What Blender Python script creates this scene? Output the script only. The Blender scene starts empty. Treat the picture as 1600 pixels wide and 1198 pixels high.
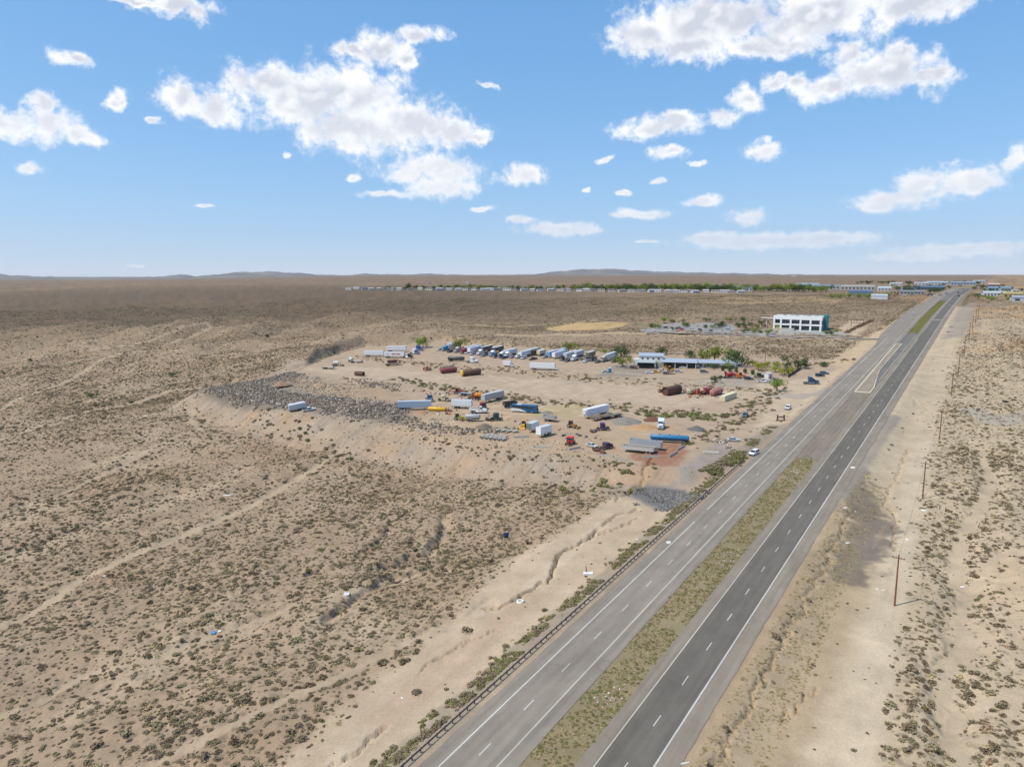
import bpy, math, random
import numpy as np
from mathutils import Vector, Matrix

random.seed(7)
rng = np.random.default_rng(11)
sc = bpy.context.scene
C = sc.collection

# ------------------------------------------------------------------ camera, sky, sun, exposure
CAMZ = 75.0
FPX, HORY = 1110.0, 429.0                      # focal length in photograph pixels, eye level row
PITCH = math.atan((599 - HORY) / FPX)
cam = bpy.data.cameras.new('camera')
cam.sensor_width = 36.0
cam.lens = 36.0 * FPX / 1600.0
cam.clip_start = 0.5
cam.clip_end = 120000
camo = bpy.data.objects.new('camera', cam)
camo.location = (0, 0, CAMZ)
camo.rotation_euler = (math.pi / 2 - PITCH, 0, 0)
C.objects.link(camo)
sc.camera = camo

SUN_AZ, SUN_EL = 251.0, 56.0                   # compass style: clockwise from +Y
sl = bpy.data.lights.new('sun', 'SUN')
sl.energy = 4.5
sl.angle = math.radians(0.55)
sl.color = (1.0, 0.93, 0.81)
so = bpy.data.objects.new('sun', sl)
sd = Vector((math.sin(math.radians(SUN_AZ)) * math.cos(math.radians(SUN_EL)),
             math.cos(math.radians(SUN_AZ)) * math.cos(math.radians(SUN_EL)),
             math.sin(math.radians(SUN_EL))))
so.rotation_euler = sd.to_track_quat('Z', 'Y').to_euler()
so.location = sd * 500
C.objects.link(so)

sc.view_settings.view_transform = 'Standard'
sc.view_settings.look = 'None'
sc.view_settings.exposure = 0.08
sc.view_settings.gamma = 1.0
sc.cycles.use_denoising = True
sc.cycles.max_bounces = 5
sc.cycles.diffuse_bounces = 2
sc.cycles.glossy_bounces = 2
sc.cycles.volume_bounces = 0
sc.cycles.transparent_max_bounces = 6

def lin(c):
    return tuple((v / 255 / 12.92) if v / 255 <= 0.04045 else ((v / 255 + 0.055) / 1.055) ** 2.4 for v in c)

def px_azel(px, py):
    u = (px - 800) / FPX; v = (py - 599) / FPX
    cp, sp = math.cos(PITCH), math.sin(PITCH)
    x, y, z = u, cp - v * sp, -sp - v * cp
    return math.degrees(math.atan2(x, y)), math.degrees(math.atan2(z, math.hypot(x, y)))

# cumulus clouds: centre and half size as seen in the sky (converted to azimuth / elevation)
CLOUDS = [
 (270,6,70,20),(306,22,26,24),(225,0,90,9),(115,93,34,15),(182,156,18,22),
 (18,198,52,26),(78,196,62,30),(128,209,36,19),(62,162,30,20),(48,265,32,12),
 (288,150,46,34),(335,168,62,36),(420,132,72,42),(470,158,110,54),(548,150,112,58),(562,205,112,44),
 (642,198,84,46),(700,206,60,29),(742,213,28,15),(345,186,52,18),
 (602,80,58,34),(655,56,50,19),(556,80,54,14),(632,98,24,16),
 (684,266,86,30),(692,290,62,24),(636,276,38,15),(819,273,40,18),(596,302,40,7),(750,326,22,5),(550,276,15,8),
 (872,358,70,13),(812,343,26,8),(905,361,38,9),(447,241,9,8),(240,188,18,7),
 (1005,58,62,44),(1110,34,150,62),(1280,24,170,60),(1430,6,140,36),(1080,76,90,24),(1200,72,110,24),
 (1380,116,104,46),(1330,84,52,24),(1300,136,66,25),(1444,121,56,19),(1410,82,40,26),(1252,130,32,20),
 (1030,199,78,20),(1058,188,48,17),(1128,181,32,22),(1164,156,30,22),(1212,130,26,16),
 (1195,238,34,20),(1045,239,32,13),(1198,219,18,11),(1085,256,18,6),(945,248,20,7),
 (1402,312,80,20),(1440,290,62,26),(1500,281,76,26),(1524,290,58,17),(1586,248,24,20),(1376,322,50,10),
 (1100,313,32,11),(1170,338,42,15),(1000,333,44,9),(965,337,18,6),(1030,285,14,7),(974,303,14,6),
 (1210,377,180,15),(1110,373,62,13),(1300,372,100,11),(1505,391,145,13),(1420,402,95,8),(1562,385,70,11),
 (762,132,14,6),(316,322,18,3.5),(915,299,9,5),(1012,378,22,3),(212,415,16,2.5),
]

world = bpy.data.worlds.new('World')
sc.world = world
world.use_nodes = True
nt = world.node_tree
nt.nodes.clear()

class NT:
    def __init__(self, tree): self.t = tree
    def n(self, typ, **kw):
        nd = self.t.nodes.new(typ)
        for k, v in kw.items():
            if k == 'ins':
                for kk, vv in v.items():
                    if isinstance(vv, bpy.types.NodeSocket): self.t.links.new(vv, nd.inputs[kk])
                    else: nd.inputs[kk].default_value = vv
            else: setattr(nd, k, v)
        return nd
    def math(self, op, a, b=0.0, c=None, clamp=False):
        d = {0: a, 1: b}
        if c is not None: d[2] = c
        return self.n('ShaderNodeMath', operation=op, use_clamp=clamp, ins=d).outputs[0]
    def vm(self, op, a, b=None, c=None):
        d = {0: a}
        if b is not None: d[1] = b
        if c is not None: d[2] = c
        nd = self.n('ShaderNodeVectorMath', operation=op, ins=d)
        return nd.outputs['Value'] if op in ('LENGTH', 'DOT_PRODUCT') else nd.outputs[0]
    def mixc(self, f, a, b, mode='MIX'):
        nd = self.n('ShaderNodeMix', data_type='RGBA', blend_type=mode)
        for k, v in ((0, f), (6, a), (7, b)):
            if isinstance(v, bpy.types.NodeSocket): self.t.links.new(v, nd.inputs[k])
            else: nd.inputs[k].default_value = v if k == 0 else (tuple(v) + (1,) if len(v) == 3 else v)
        return nd.outputs[2]
    def noise(self, vec, scale, detail=4, rough=0.5, dim='3D', dist=0.0):
        nd = self.n('ShaderNodeTexNoise', noise_dimensions=dim)
        self.t.links.new(vec, nd.inputs['Vector'])
        nd.inputs['Scale'].default_value = scale
        nd.inputs['Detail'].default_value = detail
        nd.inputs['Roughness'].default_value = rough
        nd.inputs['Distortion'].default_value = dist
        return nd.outputs['Fac']
    def ramp(self, f, lo, hi, a=0.0, b=1.0):
        nd = self.n('ShaderNodeMapRange', interpolation_type='SMOOTHSTEP', clamp=True)
        self.t.links.new(f, nd.inputs[0])
        nd.inputs[1].default_value = lo; nd.inputs[2].default_value = hi
        nd.inputs[3].default_value = a; nd.inputs[4].default_value = b
        return nd.outputs[0]

def build_world():
    N = NT(nt)
    sky = N.n('ShaderNodeTexSky', sky_type='NISHITA', sun_disc=False)
    sky.sun_elevation = math.radians(SUN_EL)
    sky.sun_rotation = math.radians(SUN_AZ)
    sky.altitude = 1600
    sky.air_density = 1.0
    sky.dust_density = 0.0
    sky.ozone_density = 3.5
    skyc = N.vm('MULTIPLY', sky.outputs[0], (0.15, 0.15, 0.15))
    sp3 = N.n('ShaderNodeSeparateColor', ins={0: skyc})
    rr = N.math('MULTIPLY', N.math('POWER', sp3.outputs[0], 0.80), 0.63)
    gg = N.math('MULTIPLY', N.math('POWER', sp3.outputs[1], 0.55), 0.717)
    bb = N.math('MULTIPLY', N.math('POWER', sp3.outputs[2], 0.40), 0.91)
    skyc = N.n('ShaderNodeCombineColor', ins={0: rr, 1: gg, 2: bb}).outputs[0]
    tc = N.n('ShaderNodeTexCoord')
    sep = N.n('ShaderNodeSeparateXYZ', ins={0: tc.outputs['Generated']})
    x, y, z = sep.outputs
    az = N.math('MULTIPLY', N.math('ARCTAN2', x, y), 180 / math.pi)
    el = N.math('MULTIPLY', N.math('ARCSINE', z), 180 / math.pi)
    azf = N.math('SUBTRACT', N.math('PINGPONG', N.math('ADD', az, 45.0), 90.0), 45.0)
    co = N.n('ShaderNodeCombineXYZ', ins={0: azf, 1: el, 2: 0.0}).outputs[0]
    # wavy warp so that the outlines billow
    n1 = N.n('ShaderNodeTexNoise', noise_dimensions='3D', ins={'Vector': co, 'Scale': 0.42, 'Detail': 6.0, 'Roughness': 0.58})
    warp = N.vm('MULTIPLY', N.vm('SUBTRACT', n1.outputs['Color'], (0.5, 0.5, 0.5)), (3.4, 1.7, 0.0))
    low = N.ramp(el, 1.0, 12.0, 0.25, 1.0)
    warp = N.vm('MULTIPLY', warp, N.n('ShaderNodeCombineXYZ', ins={0: low, 1: low, 2: low}).outputs[0])
    cw = N.vm('ADD', co, warp)
    cur = None
    for (cx, cy, rx, ry) in CLOUDS:
        a0, e0 = px_azel(cx, cy)
        a1, _ = px_azel(cx + rx, cy); _, e1 = px_azel(cx, cy - ry)
        sx = 1 / max(abs(a1 - a0), .12); sy = 1 / max(abs(e1 - e0), .12)
        ln = N.vm('LENGTH', N.vm('MULTIPLY_ADD', cw, (sx, sy, 0), (-a0 * sx, -e0 * sy, 0)))
        cur = ln if cur is None else N.math('SMOOTH_MIN', cur, ln, 0.22)
    F = N.math('SUBTRACT', 1.0, cur)
    nf = N.noise(co, 0.55, 9, 0.60, dist=0.25)
    nb = N.noise(co, 2.1, 6, 0.6)
    d = N.math('ADD', F, N.math('MULTIPLY', N.math('SUBTRACT', nf, 0.5), 1.9))
    d = N.math('ADD', d, N.math('MULTIPLY', N.math('SUBTRACT', nb, 0.5), 0.7))
    alpha = N.math('POWER', N.ramp(d, -0.18, 0.62), 1.15)
    lowa = N.ramp(el, 0.5, 7.0, 0.62, 1.0)
    alpha = N.math('MULTIPLY', alpha, lowa)
    # shading: thick lower cores go grey, rims stay white
    up = N.vm('ADD', co, (0.5, -0.55, 0.0))
    nu = N.noise(up, 0.55, 4, 0.5, dist=0.25)
    ns = N.noise(co, 0.55, 4, 0.5, dist=0.25)
    ngrey = N.noise(co, 0.30, 3, 0.5)
    relief = N.math('MULTIPLY', N.math('SUBTRACT', ns, nu), 2.2)
    deep = N.math('ADD', F, N.math('MULTIPLY', N.math('SUBTRACT', ngrey, 0.5), 1.5))
    grey = N.math('MULTIPLY', N.ramp(deep, 0.22, 0.85), N.ramp(el, 5.0, 15.0, 0.4, 1.0))
    cc = N.mixc(grey, (1.06, 1.06, 1.08), (0.64, 0.67, 0.76))
    cc = N.mixc(N.math('ADD', N.math('MULTIPLY', relief, 1.3), 0.86, clamp=True), (1.08, 1.08, 1.09), cc)
    # fine bright wisps scattered as thin veil
    col = N.mixc(alpha, skyc, cc)
    bg = N.n('ShaderNodeBackground', ins={'Color': col, 'Strength': 1.0})
    out = N.n('ShaderNodeOutputWorld', ins={'Surface': bg.outputs[0]})
build_world()
world.cycles.sampling_method = 'MANUAL'
world.cycles.sample_map_resolution = 256

# ------------------------------------------------------------------ numpy noise and ground shape
_perm = rng.permutation(4096)
_ga = rng.uniform(0, 2 * np.pi, 4096)
_gx, _gy = np.cos(_ga), np.sin(_ga)
def perlin(x, y):
    xi = np.floor(x).astype(np.int64); yi = np.floor(y).astype(np.int64)
    xf = x - xi; yf = y - yi
    u = xf * xf * xf * (xf * (xf * 6 - 15) + 10); v = yf * yf * yf * (yf * (yf * 6 - 15) + 10)
    def g(ix, iy, dx, dy):
        h = _perm[(_perm[ix & 4095] + iy) & 4095]
        return _gx[h] * dx + _gy[h] * dy
    a = g(xi, yi, xf, yf); b = g(xi + 1, yi, xf - 1, yf)
    c = g(xi, yi + 1, xf, yf - 1); d = g(xi + 1, yi + 1, xf - 1, yf - 1)
    return (a + u * (b - a)) * (1 - v) + (c + u * (d - c)) * v
def fbm(x, y, wl, octv=4, rough=0.5, ox=0.0):
    r = 0; amp = 1.0; f = 1.0 / wl
    for k in range(octv):
        r = r + amp * perlin(x * f + 17.3 * k + ox, y * f - 9.1 * k + ox * 0.7)
        amp *= rough; f *= 2.03
    return r
def sstep(a, b, x):
    t = np.clip((x - a) / (b - a), 0, 1)
    return t * t * (3 - 2 * t)

RA = math.radians(34.0)                        # bearing of the highway
RDX, RDY = math.sin(RA), math.cos(RA)
def s_of(x, y): return x * RDX + y * RDY       # along the highway
def e_of(x, y): return x * RDY - y * RDX       # to the right of the parallel through the camera
def xy_of(e, s): return (e * RDY + s * RDX, -e * RDX + s * RDY)

_ps = np.array([-3000, -600, 0, 80, 450, 582, 691, 802, 954, 1062, 1400, 3000, 9000, 60000.])
_pz = np.array([-96, -92, -74.3, -69.9, -50.6, -43.9, -38.0, -33.4, -28.7, -26.2, -24.0, -22, -18, -8.])
_pfs = np.concatenate([np.arange(-3000, 2000, 5.0), np.linspace(2000, 60000, 800)])
_pfz = np.interp(_pfs, _ps, _pz)
_k = np.hanning(17); _k /= _k.sum()
_pfz[60:990] = np.convolve(_pfz, _k, 'same')[60:990]
def P(s): return np.interp(s, _pfs, _pfz) + CAMZ

def lotz(x, y):
    s = s_of(x, y)
    return CAMZ - 60.3 + 0.034 * (s - 260) + 0.022 * np.clip(s - 345, 0, None)

SPUR = (-112.0, 520.0)
def natural(x, y, detail=True):
    s = s_of(x, y); e = e_of(x, y)
    ld = np.clip(-64.5 - e, 0, None)           # distance left of the pavement
    rd = np.clip(e + 31.0, 0, None)
    near = 1 - sstep(215, 345, s)
    drop = near * (2.6 * sstep(0, 10, ld) + 4.9 * sstep(10, 100, ld)) + (1 - near) * 0.8 * sstep(0, 12, ld)
    drop = drop + 1.7 * sstep(0, 9, rd) * (1 - 0.7 * sstep(350, 500, s)) - 0.6 * sstep(9, 40, rd)
    z = P(s) - drop
    if not detail: return z
    off = sstep(4, 50, ld) + sstep(8, 40, rd)
    off = np.clip(off, 0, 1)
    # the drainage runs downhill along the slope: stretch the swells along it
    a = s; b = e
    z = z + off * 2.3 * fbm(a / 2.6, b, 34, 4, 0.54)
    z = z + off * 0.42 * fbm(x, y, 6.0, 3, 0.55, 5.0)
    hill = sstep(330, 620, y) * sstep(60, -160, x) * (1 - sstep(1050, 1500, y))
    rid = 1 - np.abs(fbm(a / 1.5, b, 120, 4, 0.5, 3.3)) * 2.2
    z = z + hill * (6.5 * rid - 2.5)
    wst = sstep(40, -140, x)
    z = z + wst * sstep(430, 660, y) * (1 - sstep(690, 860, y)) * (6 + 7 * fbm(x, y, 110, 3, .55, 15.))
    # spur above the cut bank at the back corner of the yard
    bx0, by0 = SPUR
    rr = np.hypot((x - bx0) * .7 + (y - by0) * .25, (y - by0) * .8 - (x - bx0) * .2)
    z = z + 8.0 * np.exp(-(rr / 42.0) ** 2)
    far = sstep(1200, 4000, y)
    z = z + far * 5 * fbm(x, y, 1500, 3, 0.5, 8.0)
    # ground falls away to the west
    z = z - sstep(-300, -2500, x) * 6 - .0060 * np.clip(y - 1800, 0, None) * sstep(-.16, -.62, x / np.maximum(y, 1.))
    return z

CP, SP = math.cos(PITCH), math.sin(PITCH)
def ray(px, py):
    u = (px - 800) / FPX; v = (py - 599) / FPX
    return np.array([u, CP - v * SP, -SP - v * CP])
_ts = np.concatenate([np.arange(60, 700, 0.5), np.geomspace(700, 40000, 2600)])
def march(px, py, zf):
    r = ray(px, py)
    X = r[0] * _ts; Y = r[1] * _ts; Zr = CAMZ + r[2] * _ts
    below = np.nonzero(Zr < zf(X, Y))[0]
    k = below[0] if len(below) else len(_ts) - 1
    k = max(k, 1)
    t0, t1 = _ts[k - 1], _ts[k]
    for _ in range(14):
        tm = 0.5 * (t0 + t1)
        if CAMZ + r[2] * tm < zf(np.array([r[0] * tm]), np.array([r[1] * tm]))[0]: t1 = tm
        else: t0 = tm
    return r[0] * t1, r[1] * t1
def smooth_nat(x, y): return natural(x, y, False)
def pl(pts, zf=smooth_nat): return [march(a, b, zf) for a, b in pts]
def lotpl(pts): return pl(pts, lotz)

def seg_dist(X, Y, poly, R):
    D = np.full(X.shape, 1e6)
    for (x0, y0), (x1, y1) in zip(poly[:-1], poly[1:]):
        m = (X > min(x0, x1) - R) & (X < max(x0, x1) + R) & (Y > min(y0, y1) - R) & (Y < max(y0, y1) + R)
        if not m.any(): continue
        xx = X[m]; yy = Y[m]; dx, dy = x1 - x0, y1 - y0; l2 = dx * dx + dy * dy + 1e-9
        t = np.clip(((xx - x0) * dx + (yy - y0) * dy) / l2, 0, 1)
        d = np.hypot(xx - x0 - t * dx, yy - y0 - t * dy)
        D[m] = np.minimum(D[m], d)
    return D
def poly_sd(X, Y, poly, R=60):
    """signed distance, positive inside"""
    pts = list(poly) + [poly[0]]
    D = seg_dist(X, Y, pts, R)
    ins = np.zeros(X.shape, bool)
    for (x0, y0), (x1, y1) in zip(pts[:-1], pts[1:]):
        c = ((y0 > Y) != (y1 > Y))
        if y1 != y0: ins ^= c & (X < (x1 - x0) * (Y - y0) / (y1 - y0) + x0)
    return np.where(ins, D, -D)

LOT = lotpl([(318,606),(372,622),(430,640),(500,652),(590,662),(660,676),(750,694),(850,708),(930,718),(990,728),
             (1050,732),(1100,734),(1140,722),(1180,702),(1230,660),(1290,607),(1330,571),(1300,560),(1250,562),(1160,556),(1000,552),(900,546),
             (800,541),(690,532),(640,537),(572,541),(540,548),(505,560),(452,583),(400,596),(350,602)])
# polylines in photograph pixels: (points, half width m, depth m, clear width m)
WASH = [
 ([(700,690),(600,690),(530,704),(500,722),(440,760),(380,795),(300,830),(200,868),(120,905),(40,958),(-60,990)], 2.4, .55, 2.6),
 ([(330,655),(310,668),(250,695),(180,730),(90,770),(0,800),(-60,815)], 1.6, .4, 1.8),
 ([(-60,1110),(0,1108),(70,1080),(140,1040),(230,1030),(300,1000),(420,960),(500,935),(570,915),(640,896),(700,885)], 1.6, .7, 1.5),
 ([(230,1198),(300,1165),(400,1115),(520,1060),(600,1020),(660,990),(720,965),(760,945)], 2.0, .5, 2.0),
 ([(590,890),(640,870),(668,862),(690,840),(700,815),(690,805)], 1.7, 1.8, 1.0),
 ([(515,965),(560,930),(600,900),(660,885)], 1.2, 1.1, .5),
 ([(610,815),(605,830),(575,860),(540,880),(480,900)], 1.2, 1.1, .5),
 ([(0,640),(60,610),(110,597),(160,572),(230,557),(330,525),(325,520),(230,545),(120,560)], 1.8, .3, 2.2),
 ([(310,606),(270,612),(220,627),(150,640),(60,665),(-40,700)], 2.0, .3, 2.4),
 ([(300,630),(300,660),(318,672)], 1.6, .1, 2.0),
 ([(-40,880),(60,850),(150,815),(260,775),(360,755)], 1.6, .6, 1.2),
]
CRACK = [
 ([(757,948),(776,945),(800,938),(812,935),(830,920),(848,908),(860,905),(866,885),(872,865),(890,858),(908,850),(922,840),(930,828)], .75, 1.3),
 ([(938,822),(950,815),(965,806),(985,800),(1000,795)], .6, .9),
 ([(930,836),(960,826),(985,816),(996,812)], .5, .9),
 ([(985,765),(960,785),(975,775),(990,765)], .6, .8),
 ([(980,772),(998,758),(1012,742),(1020,730)], .6, 1.0),
 ([(580,1155),(600,1140),(512,1198)], .5, .6),
 ([(660,1050),(690,1020),(740,1000),(770,985),(790,980)], .5, .5),
 ([(1332,795),(1320,822),(1302,850),(1288,880),(1270,920),(1250,955),(1220,1010),(1195,1050),(1165,1105),(1135,1160),(1115,1198)], .55, .9),
 ([(1218,1128),(1222,1115),(1258,1095),(1280,1075)], .5, .6),
 ([(1420,702),(1405,740),(1390,765),(1378,790),(1400,800),(1395,840),(1396,860)], .5, .7),
 ([(1425,632),(1445,634)], .5, .7),([(1420,618),(1450,640),(1440,645)], .5, .6),([(1415,632),(1460,628)], .5, .6),([(1395,664),(1415,670)], .5, .6),
]
WGULLY = [([(1520,1230),(1490,1160),(1480,1090),(1478,1040),(1510,1010),(1500,960),(1510,930),(1492,880),(1505,830),(1530,800),(1548,750),(1535,700)], 3.2, 1.1, 2.0),
          ([(1600,1080),(1540,1090),(1490,1130)], 2.4, .6, 2.0),([(1640,860),(1560,870),(1510,930)], 2.5, .6, 2.0)]
WASHW = [(pl(a), b, c, d) for a, b, c, d in WASH + WGULLY]
CRACKW = [(pl(a), b, c) for a, b, c in CRACK]
LOTMOUND = [  # heaps standing in the yard: pixel, radius, height
 (436,602,12,1.8),(390,610,12,1.2),(600,605,12,1.4),(560,640,14,1.0),
]
MND = [(*march(a, b, lotz), r, h) for a, b, r, h in LOTMOUND]
RUBPX = [(307,607),(337,600),(400,590),(460,582),(472,588),(432,600),(427,610),(475,617),(525,621),(550,628),(612,631),(625,626),(640,642),(625,660),(565,656),(512,646),(460,642),(412,637),(362,627)]
RUB = lotpl(RUBPX)

def ground(x, y):
    z = natural(x, y)
    lz = lotz(x, y)
    dl = poly_sd(x, y, LOT, 45)
    dd = np.clip(-dl, 0, None) + 0.5 * fbm(x, y, 5, 2, .5, 2.0) * sstep(0, 4, -dl)
    dd = np.clip(dd, 0, None)
    z = np.where(dl > -45, np.clip(z, lz - dd / 1.9, lz + dd * 1.25), z)
    inside = sstep(0, 6, dl)
    for mx, my, r, h in MND:
        d = np.hypot(x - mx, y - my) / r
        z = z + h * np.clip(1 - d * d, 0, 1) ** 1.3 * (1 + .5 * fbm(x, y, 4, 2, .5, 4.))
    rs = poly_sd(x, y, RUB, 20)
    z = z + sstep(-4, 3, rs) * (.5 + .8 * fbm(x, y, 9, 3, .6, 9.))
    wig = 1 + 0.5 * fbm(x, y, 7, 2, .5, 1.0)
    xw = x + 1.3 * fbm(x, y, 7, 4, .7, 13.); yw = y + 2.2 * fbm(x, y, 7, 4, .7, 29.)
    for poly, w, dep, cl in WASHW:
        d = seg_dist(xw, yw, poly, w * 4) / wig
        z = z - dep * (1 - sstep(0.35 * w, 1.7 * w, d))
    for poly, w, dep in CRACKW:
        d = seg_dist(xw, yw, poly, 6) + .3 * fbm(x, y, 2.5, 2, .5, 6.)
        z = z - dep * 1.25 * (1 - sstep(0.40 * w, 0.95 * w, d))
    # highway corridor
    s = s_of(x, y); e = e_of(x, y)
    de = np.maximum(np.maximum(-66.0 - e, e + 30.2), 0)
    pz = P(s) - 0.07 - 0.14 * sstep(250, 700, s)
    med = ((e > -50.6) & (e < -44.4) & ((s < 268) | ((s > 640) & (s < 900))))
    z = np.clip(z, pz - de / 2.6, pz + de / 2.6)
    z = z - np.where(med, 0.0, 0.0)
    return z

# fan shaped sheet: rows by distance, finer near the viewer
rows = [22.0]
while rows[-1] < 1100:
    rows.append(rows[-1] + max(0.40 if rows[-1] > 80 else .8, rows[-1] ** 2 / 62000 * 0.9))
while rows[-1] < 42000: rows.append(rows[-1] * 1.05)
ROWS = np.array(rows)
NU = 1040
US = np.linspace(-0.98, 0.98, NU)
YO = 40.0
GX = US[None, :] * (ROWS[:, None] + YO)
GY = np.repeat(ROWS[:, None], NU, 1)
GZ = ground(GX.ravel(), GY.ravel()).reshape(GX.shape)
def gz(x, y):
    x = np.asarray(x, float); y = np.asarray(y, float)
    j = np.clip(np.searchsorted(ROWS, y) - 1, 0, len(ROWS) - 2)
    fy = np.clip((y - ROWS[j]) / (ROWS[j + 1] - ROWS[j]), 0, 1)
    u = x / (y + YO)
    fu = np.clip((u - US[0]) / (US[1] - US[0]), 0, NU - 1.001)
    i = fu.astype(int); fx = fu - i
    return ((GZ[j, i] * (1 - fx) + GZ[j, i + 1] * fx) * (1 - fy) + (GZ[j + 1, i] * (1 - fx) + GZ[j + 1, i + 1] * fx) * fy)
def at(px, py):
    x, y = march(px, py, gz)
    return float(x), float(y), float(gz(x, y))
#PART2
# ------------------------------------------------------------------ materials
MATS = {}
def newmat(name):
    m = bpy.data.materials.new(name); m.use_nodes = True
    t = m.node_tree; t.nodes.clear()
    N = NT(t)
    b = N.n('ShaderNodeBsdfPrincipled')
    N.n('ShaderNodeOutputMaterial', ins={'Surface': b.outputs[0]})
    return m, N, b
def paint(rgb, rough=0.45, metal=0.0, dirt=0.25, lin_in=False, spec=0.4):
    key = ('p', tuple(rgb), rough, metal, dirt, lin_in)
    if key in MATS: return MATS[key]
    m, N, b = newmat('paint')
    c = tuple(rgb) if lin_in else tuple(v * 0.82 for v in lin(rgb))
    tc = N.n('ShaderNodeTexCoord')
    nz = N.noise(tc.outputs['Object'], 1.3, 5, 0.65)
    f = N.math('MULTIPLY', N.ramp(nz, 0.42, 0.75), dirt)
    col = N.mixc(f, c, (0.30, 0.24, 0.17))
    N.t.links.new(col, b.inputs['Base Color'])
    b.inputs['Roughness'].default_value = rough
    b.inputs['Metallic'].default_value = metal
    b.inputs['Specular IOR Level'].default_value = spec
    MATS[key] = m
    return m
def rust(rgb=(110, 72, 58)):
    key = ('r', rgb)
    if key in MATS: return MATS[key]
    m, N, b = newmat('rusty_metal')
    tc = N.n('ShaderNodeTexCoord')
    n1 = N.noise(tc.outputs['Object'], 1.1, 6, 0.7)
    c = tuple(v * .8 for v in lin(rgb))
    col = N.mixc(N.ramp(n1, .35, .7), c, (0.13, 0.055, 0.03))
    N.t.links.new(col, b.inputs['Base Color'])
    b.inputs['Roughness'].default_value = 0.85
    MATS[key] = m
    return m
GLASS = None
def glass():
    global GLASS
    if GLASS is None:
        m, N, b = newmat('dark_glass')
        b.inputs['Base Color'].default_value = (0.02, 0.025, 0.03, 1)
        b.inputs['Roughness'].default_value = 0.08
        b.inputs['Specular IOR Level'].default_value = 0.7
        GLASS = m
    return GLASS
RUBBER = paint((38, 37, 36), 0.85, 0, 0.5)
DARK = paint((52, 50, 48), 0.7, 0, 0.4)
CHROME = paint((200, 202, 205), 0.25, 0.85, 0.1)
CONCRETE = paint((178, 172, 160), 0.9, 0, 0.4)
WOOD = paint((120, 88, 62), 0.9, 0, 0.2)
RIM = paint((190, 190, 190), 0.35, 0.5, 0.3)

def leafmat(rgb, var=0.35, name='foliage'):
    key = ('l', tuple(rgb), var)
    if key in MATS: return MATS[key]
    m, N, b = newmat(name)
    c = lin(rgb)
    oi = N.n('ShaderNodeObjectInfo')
    geo = N.n('ShaderNodeNewGeometry')
    tc = N.n('ShaderNodeTexCoord')
    nz = N.noise(tc.outputs['Object'], 5.0, 3, 0.6)
    h = N.n('ShaderNodeHueSaturation')
    N.t.links.new(N.math('ADD', N.math('MULTIPLY', oi.outputs['Random'], .05), .475), h.inputs['Hue'])
    h.inputs['Saturation'].default_value = 1.0
    v = N.math('ADD', N.math('MULTIPLY', N.math('ADD', oi.outputs['Random'], nz), var), 1 - var)
    N.t.links.new(v, h.inputs['Value'])
    h.inputs['Color'].default_value = (*c, 1)
    N.t.links.new(h.outputs[0], b.inputs['Base Color'])
    b.inputs['Roughness'].default_value = 0.8
    b.inputs['Specular IOR Level'].default_value = 0.15
    MATS[key] = m
    return m

# ------------------------------------------------------------------ helpers for objects
def link(o, parent=None):
    C.objects.link(o)
    if parent is not None: o.parent = parent
    return o
def tag(o, label=None, cat=None, group=None, kind=None):
    if label: o['label'] = label
    if cat: o['category'] = cat
    if group: o['group'] = group
    if kind: o['kind'] = kind
    return o
def mesh_np(name, V, Fq, mat=None, smooth=False):
    me = bpy.data.meshes.new(name)
    V = np.asarray(V, np.float32); Fq = np.asarray(Fq, np.int32)
    k = Fq.shape[1]
    me.vertices.add(len(V)); me.vertices.foreach_set('co', V.ravel())
    me.loops.add(Fq.size); me.loops.foreach_set('vertex_index', Fq.ravel())
    me.polygons.add(len(Fq))
    me.polygons.foreach_set('loop_start', np.arange(0, Fq.size, k, dtype=np.int32))
    me.polygons.foreach_set('loop_total', np.full(len(Fq), k, np.int32))
    if smooth: me.polygons.foreach_set('use_smooth', np.ones(len(Fq), bool))
    me.update(calc_edges=True)
    if mat: me.materials.append(mat)
    return me

# ------------------------------------------------------------------ soil colours
AF = 0.70
def soilc(*c): return np.array(lin(c)) * AF
X = GX.ravel(); Y = GY.ravel(); S = s_of(X, Y); E_ = e_of(X, Y)
col = np.empty((X.size, 3))
nA = fbm(X, Y, 60, 4, .55, 20.); nB = fbm(X, Y, 9, 3, .55, 31.); nC = fbm(S / 3.0, E_, 22, 4, .55, 41.)
base = soilc(180, 155, 128)
pale = soilc(197, 174, 145)
warm = soilc(171, 143, 115)
col[:] = base
def blend(c, w):
    global col
    w = np.clip(w, 0, 1)[:, None]
    col = col * (1 - w) + c * w
blend(pale, .75 * sstep(.0, .6, nC))
blend(warm, .8 * sstep(.05, .6, nA))
# far plain: browner
fary = sstep(420, 900, Y)
blend(soilc(150, 128, 102), fary * .9)
blend(soilc(150, 126, 102), sstep(1300, 2600, Y) * .9)
blend(soilc(193, 163, 122), sstep(.25, .7, fbm(X, Y * .4, 260, 4, .6, 77.)) * fary * .55)
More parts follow.
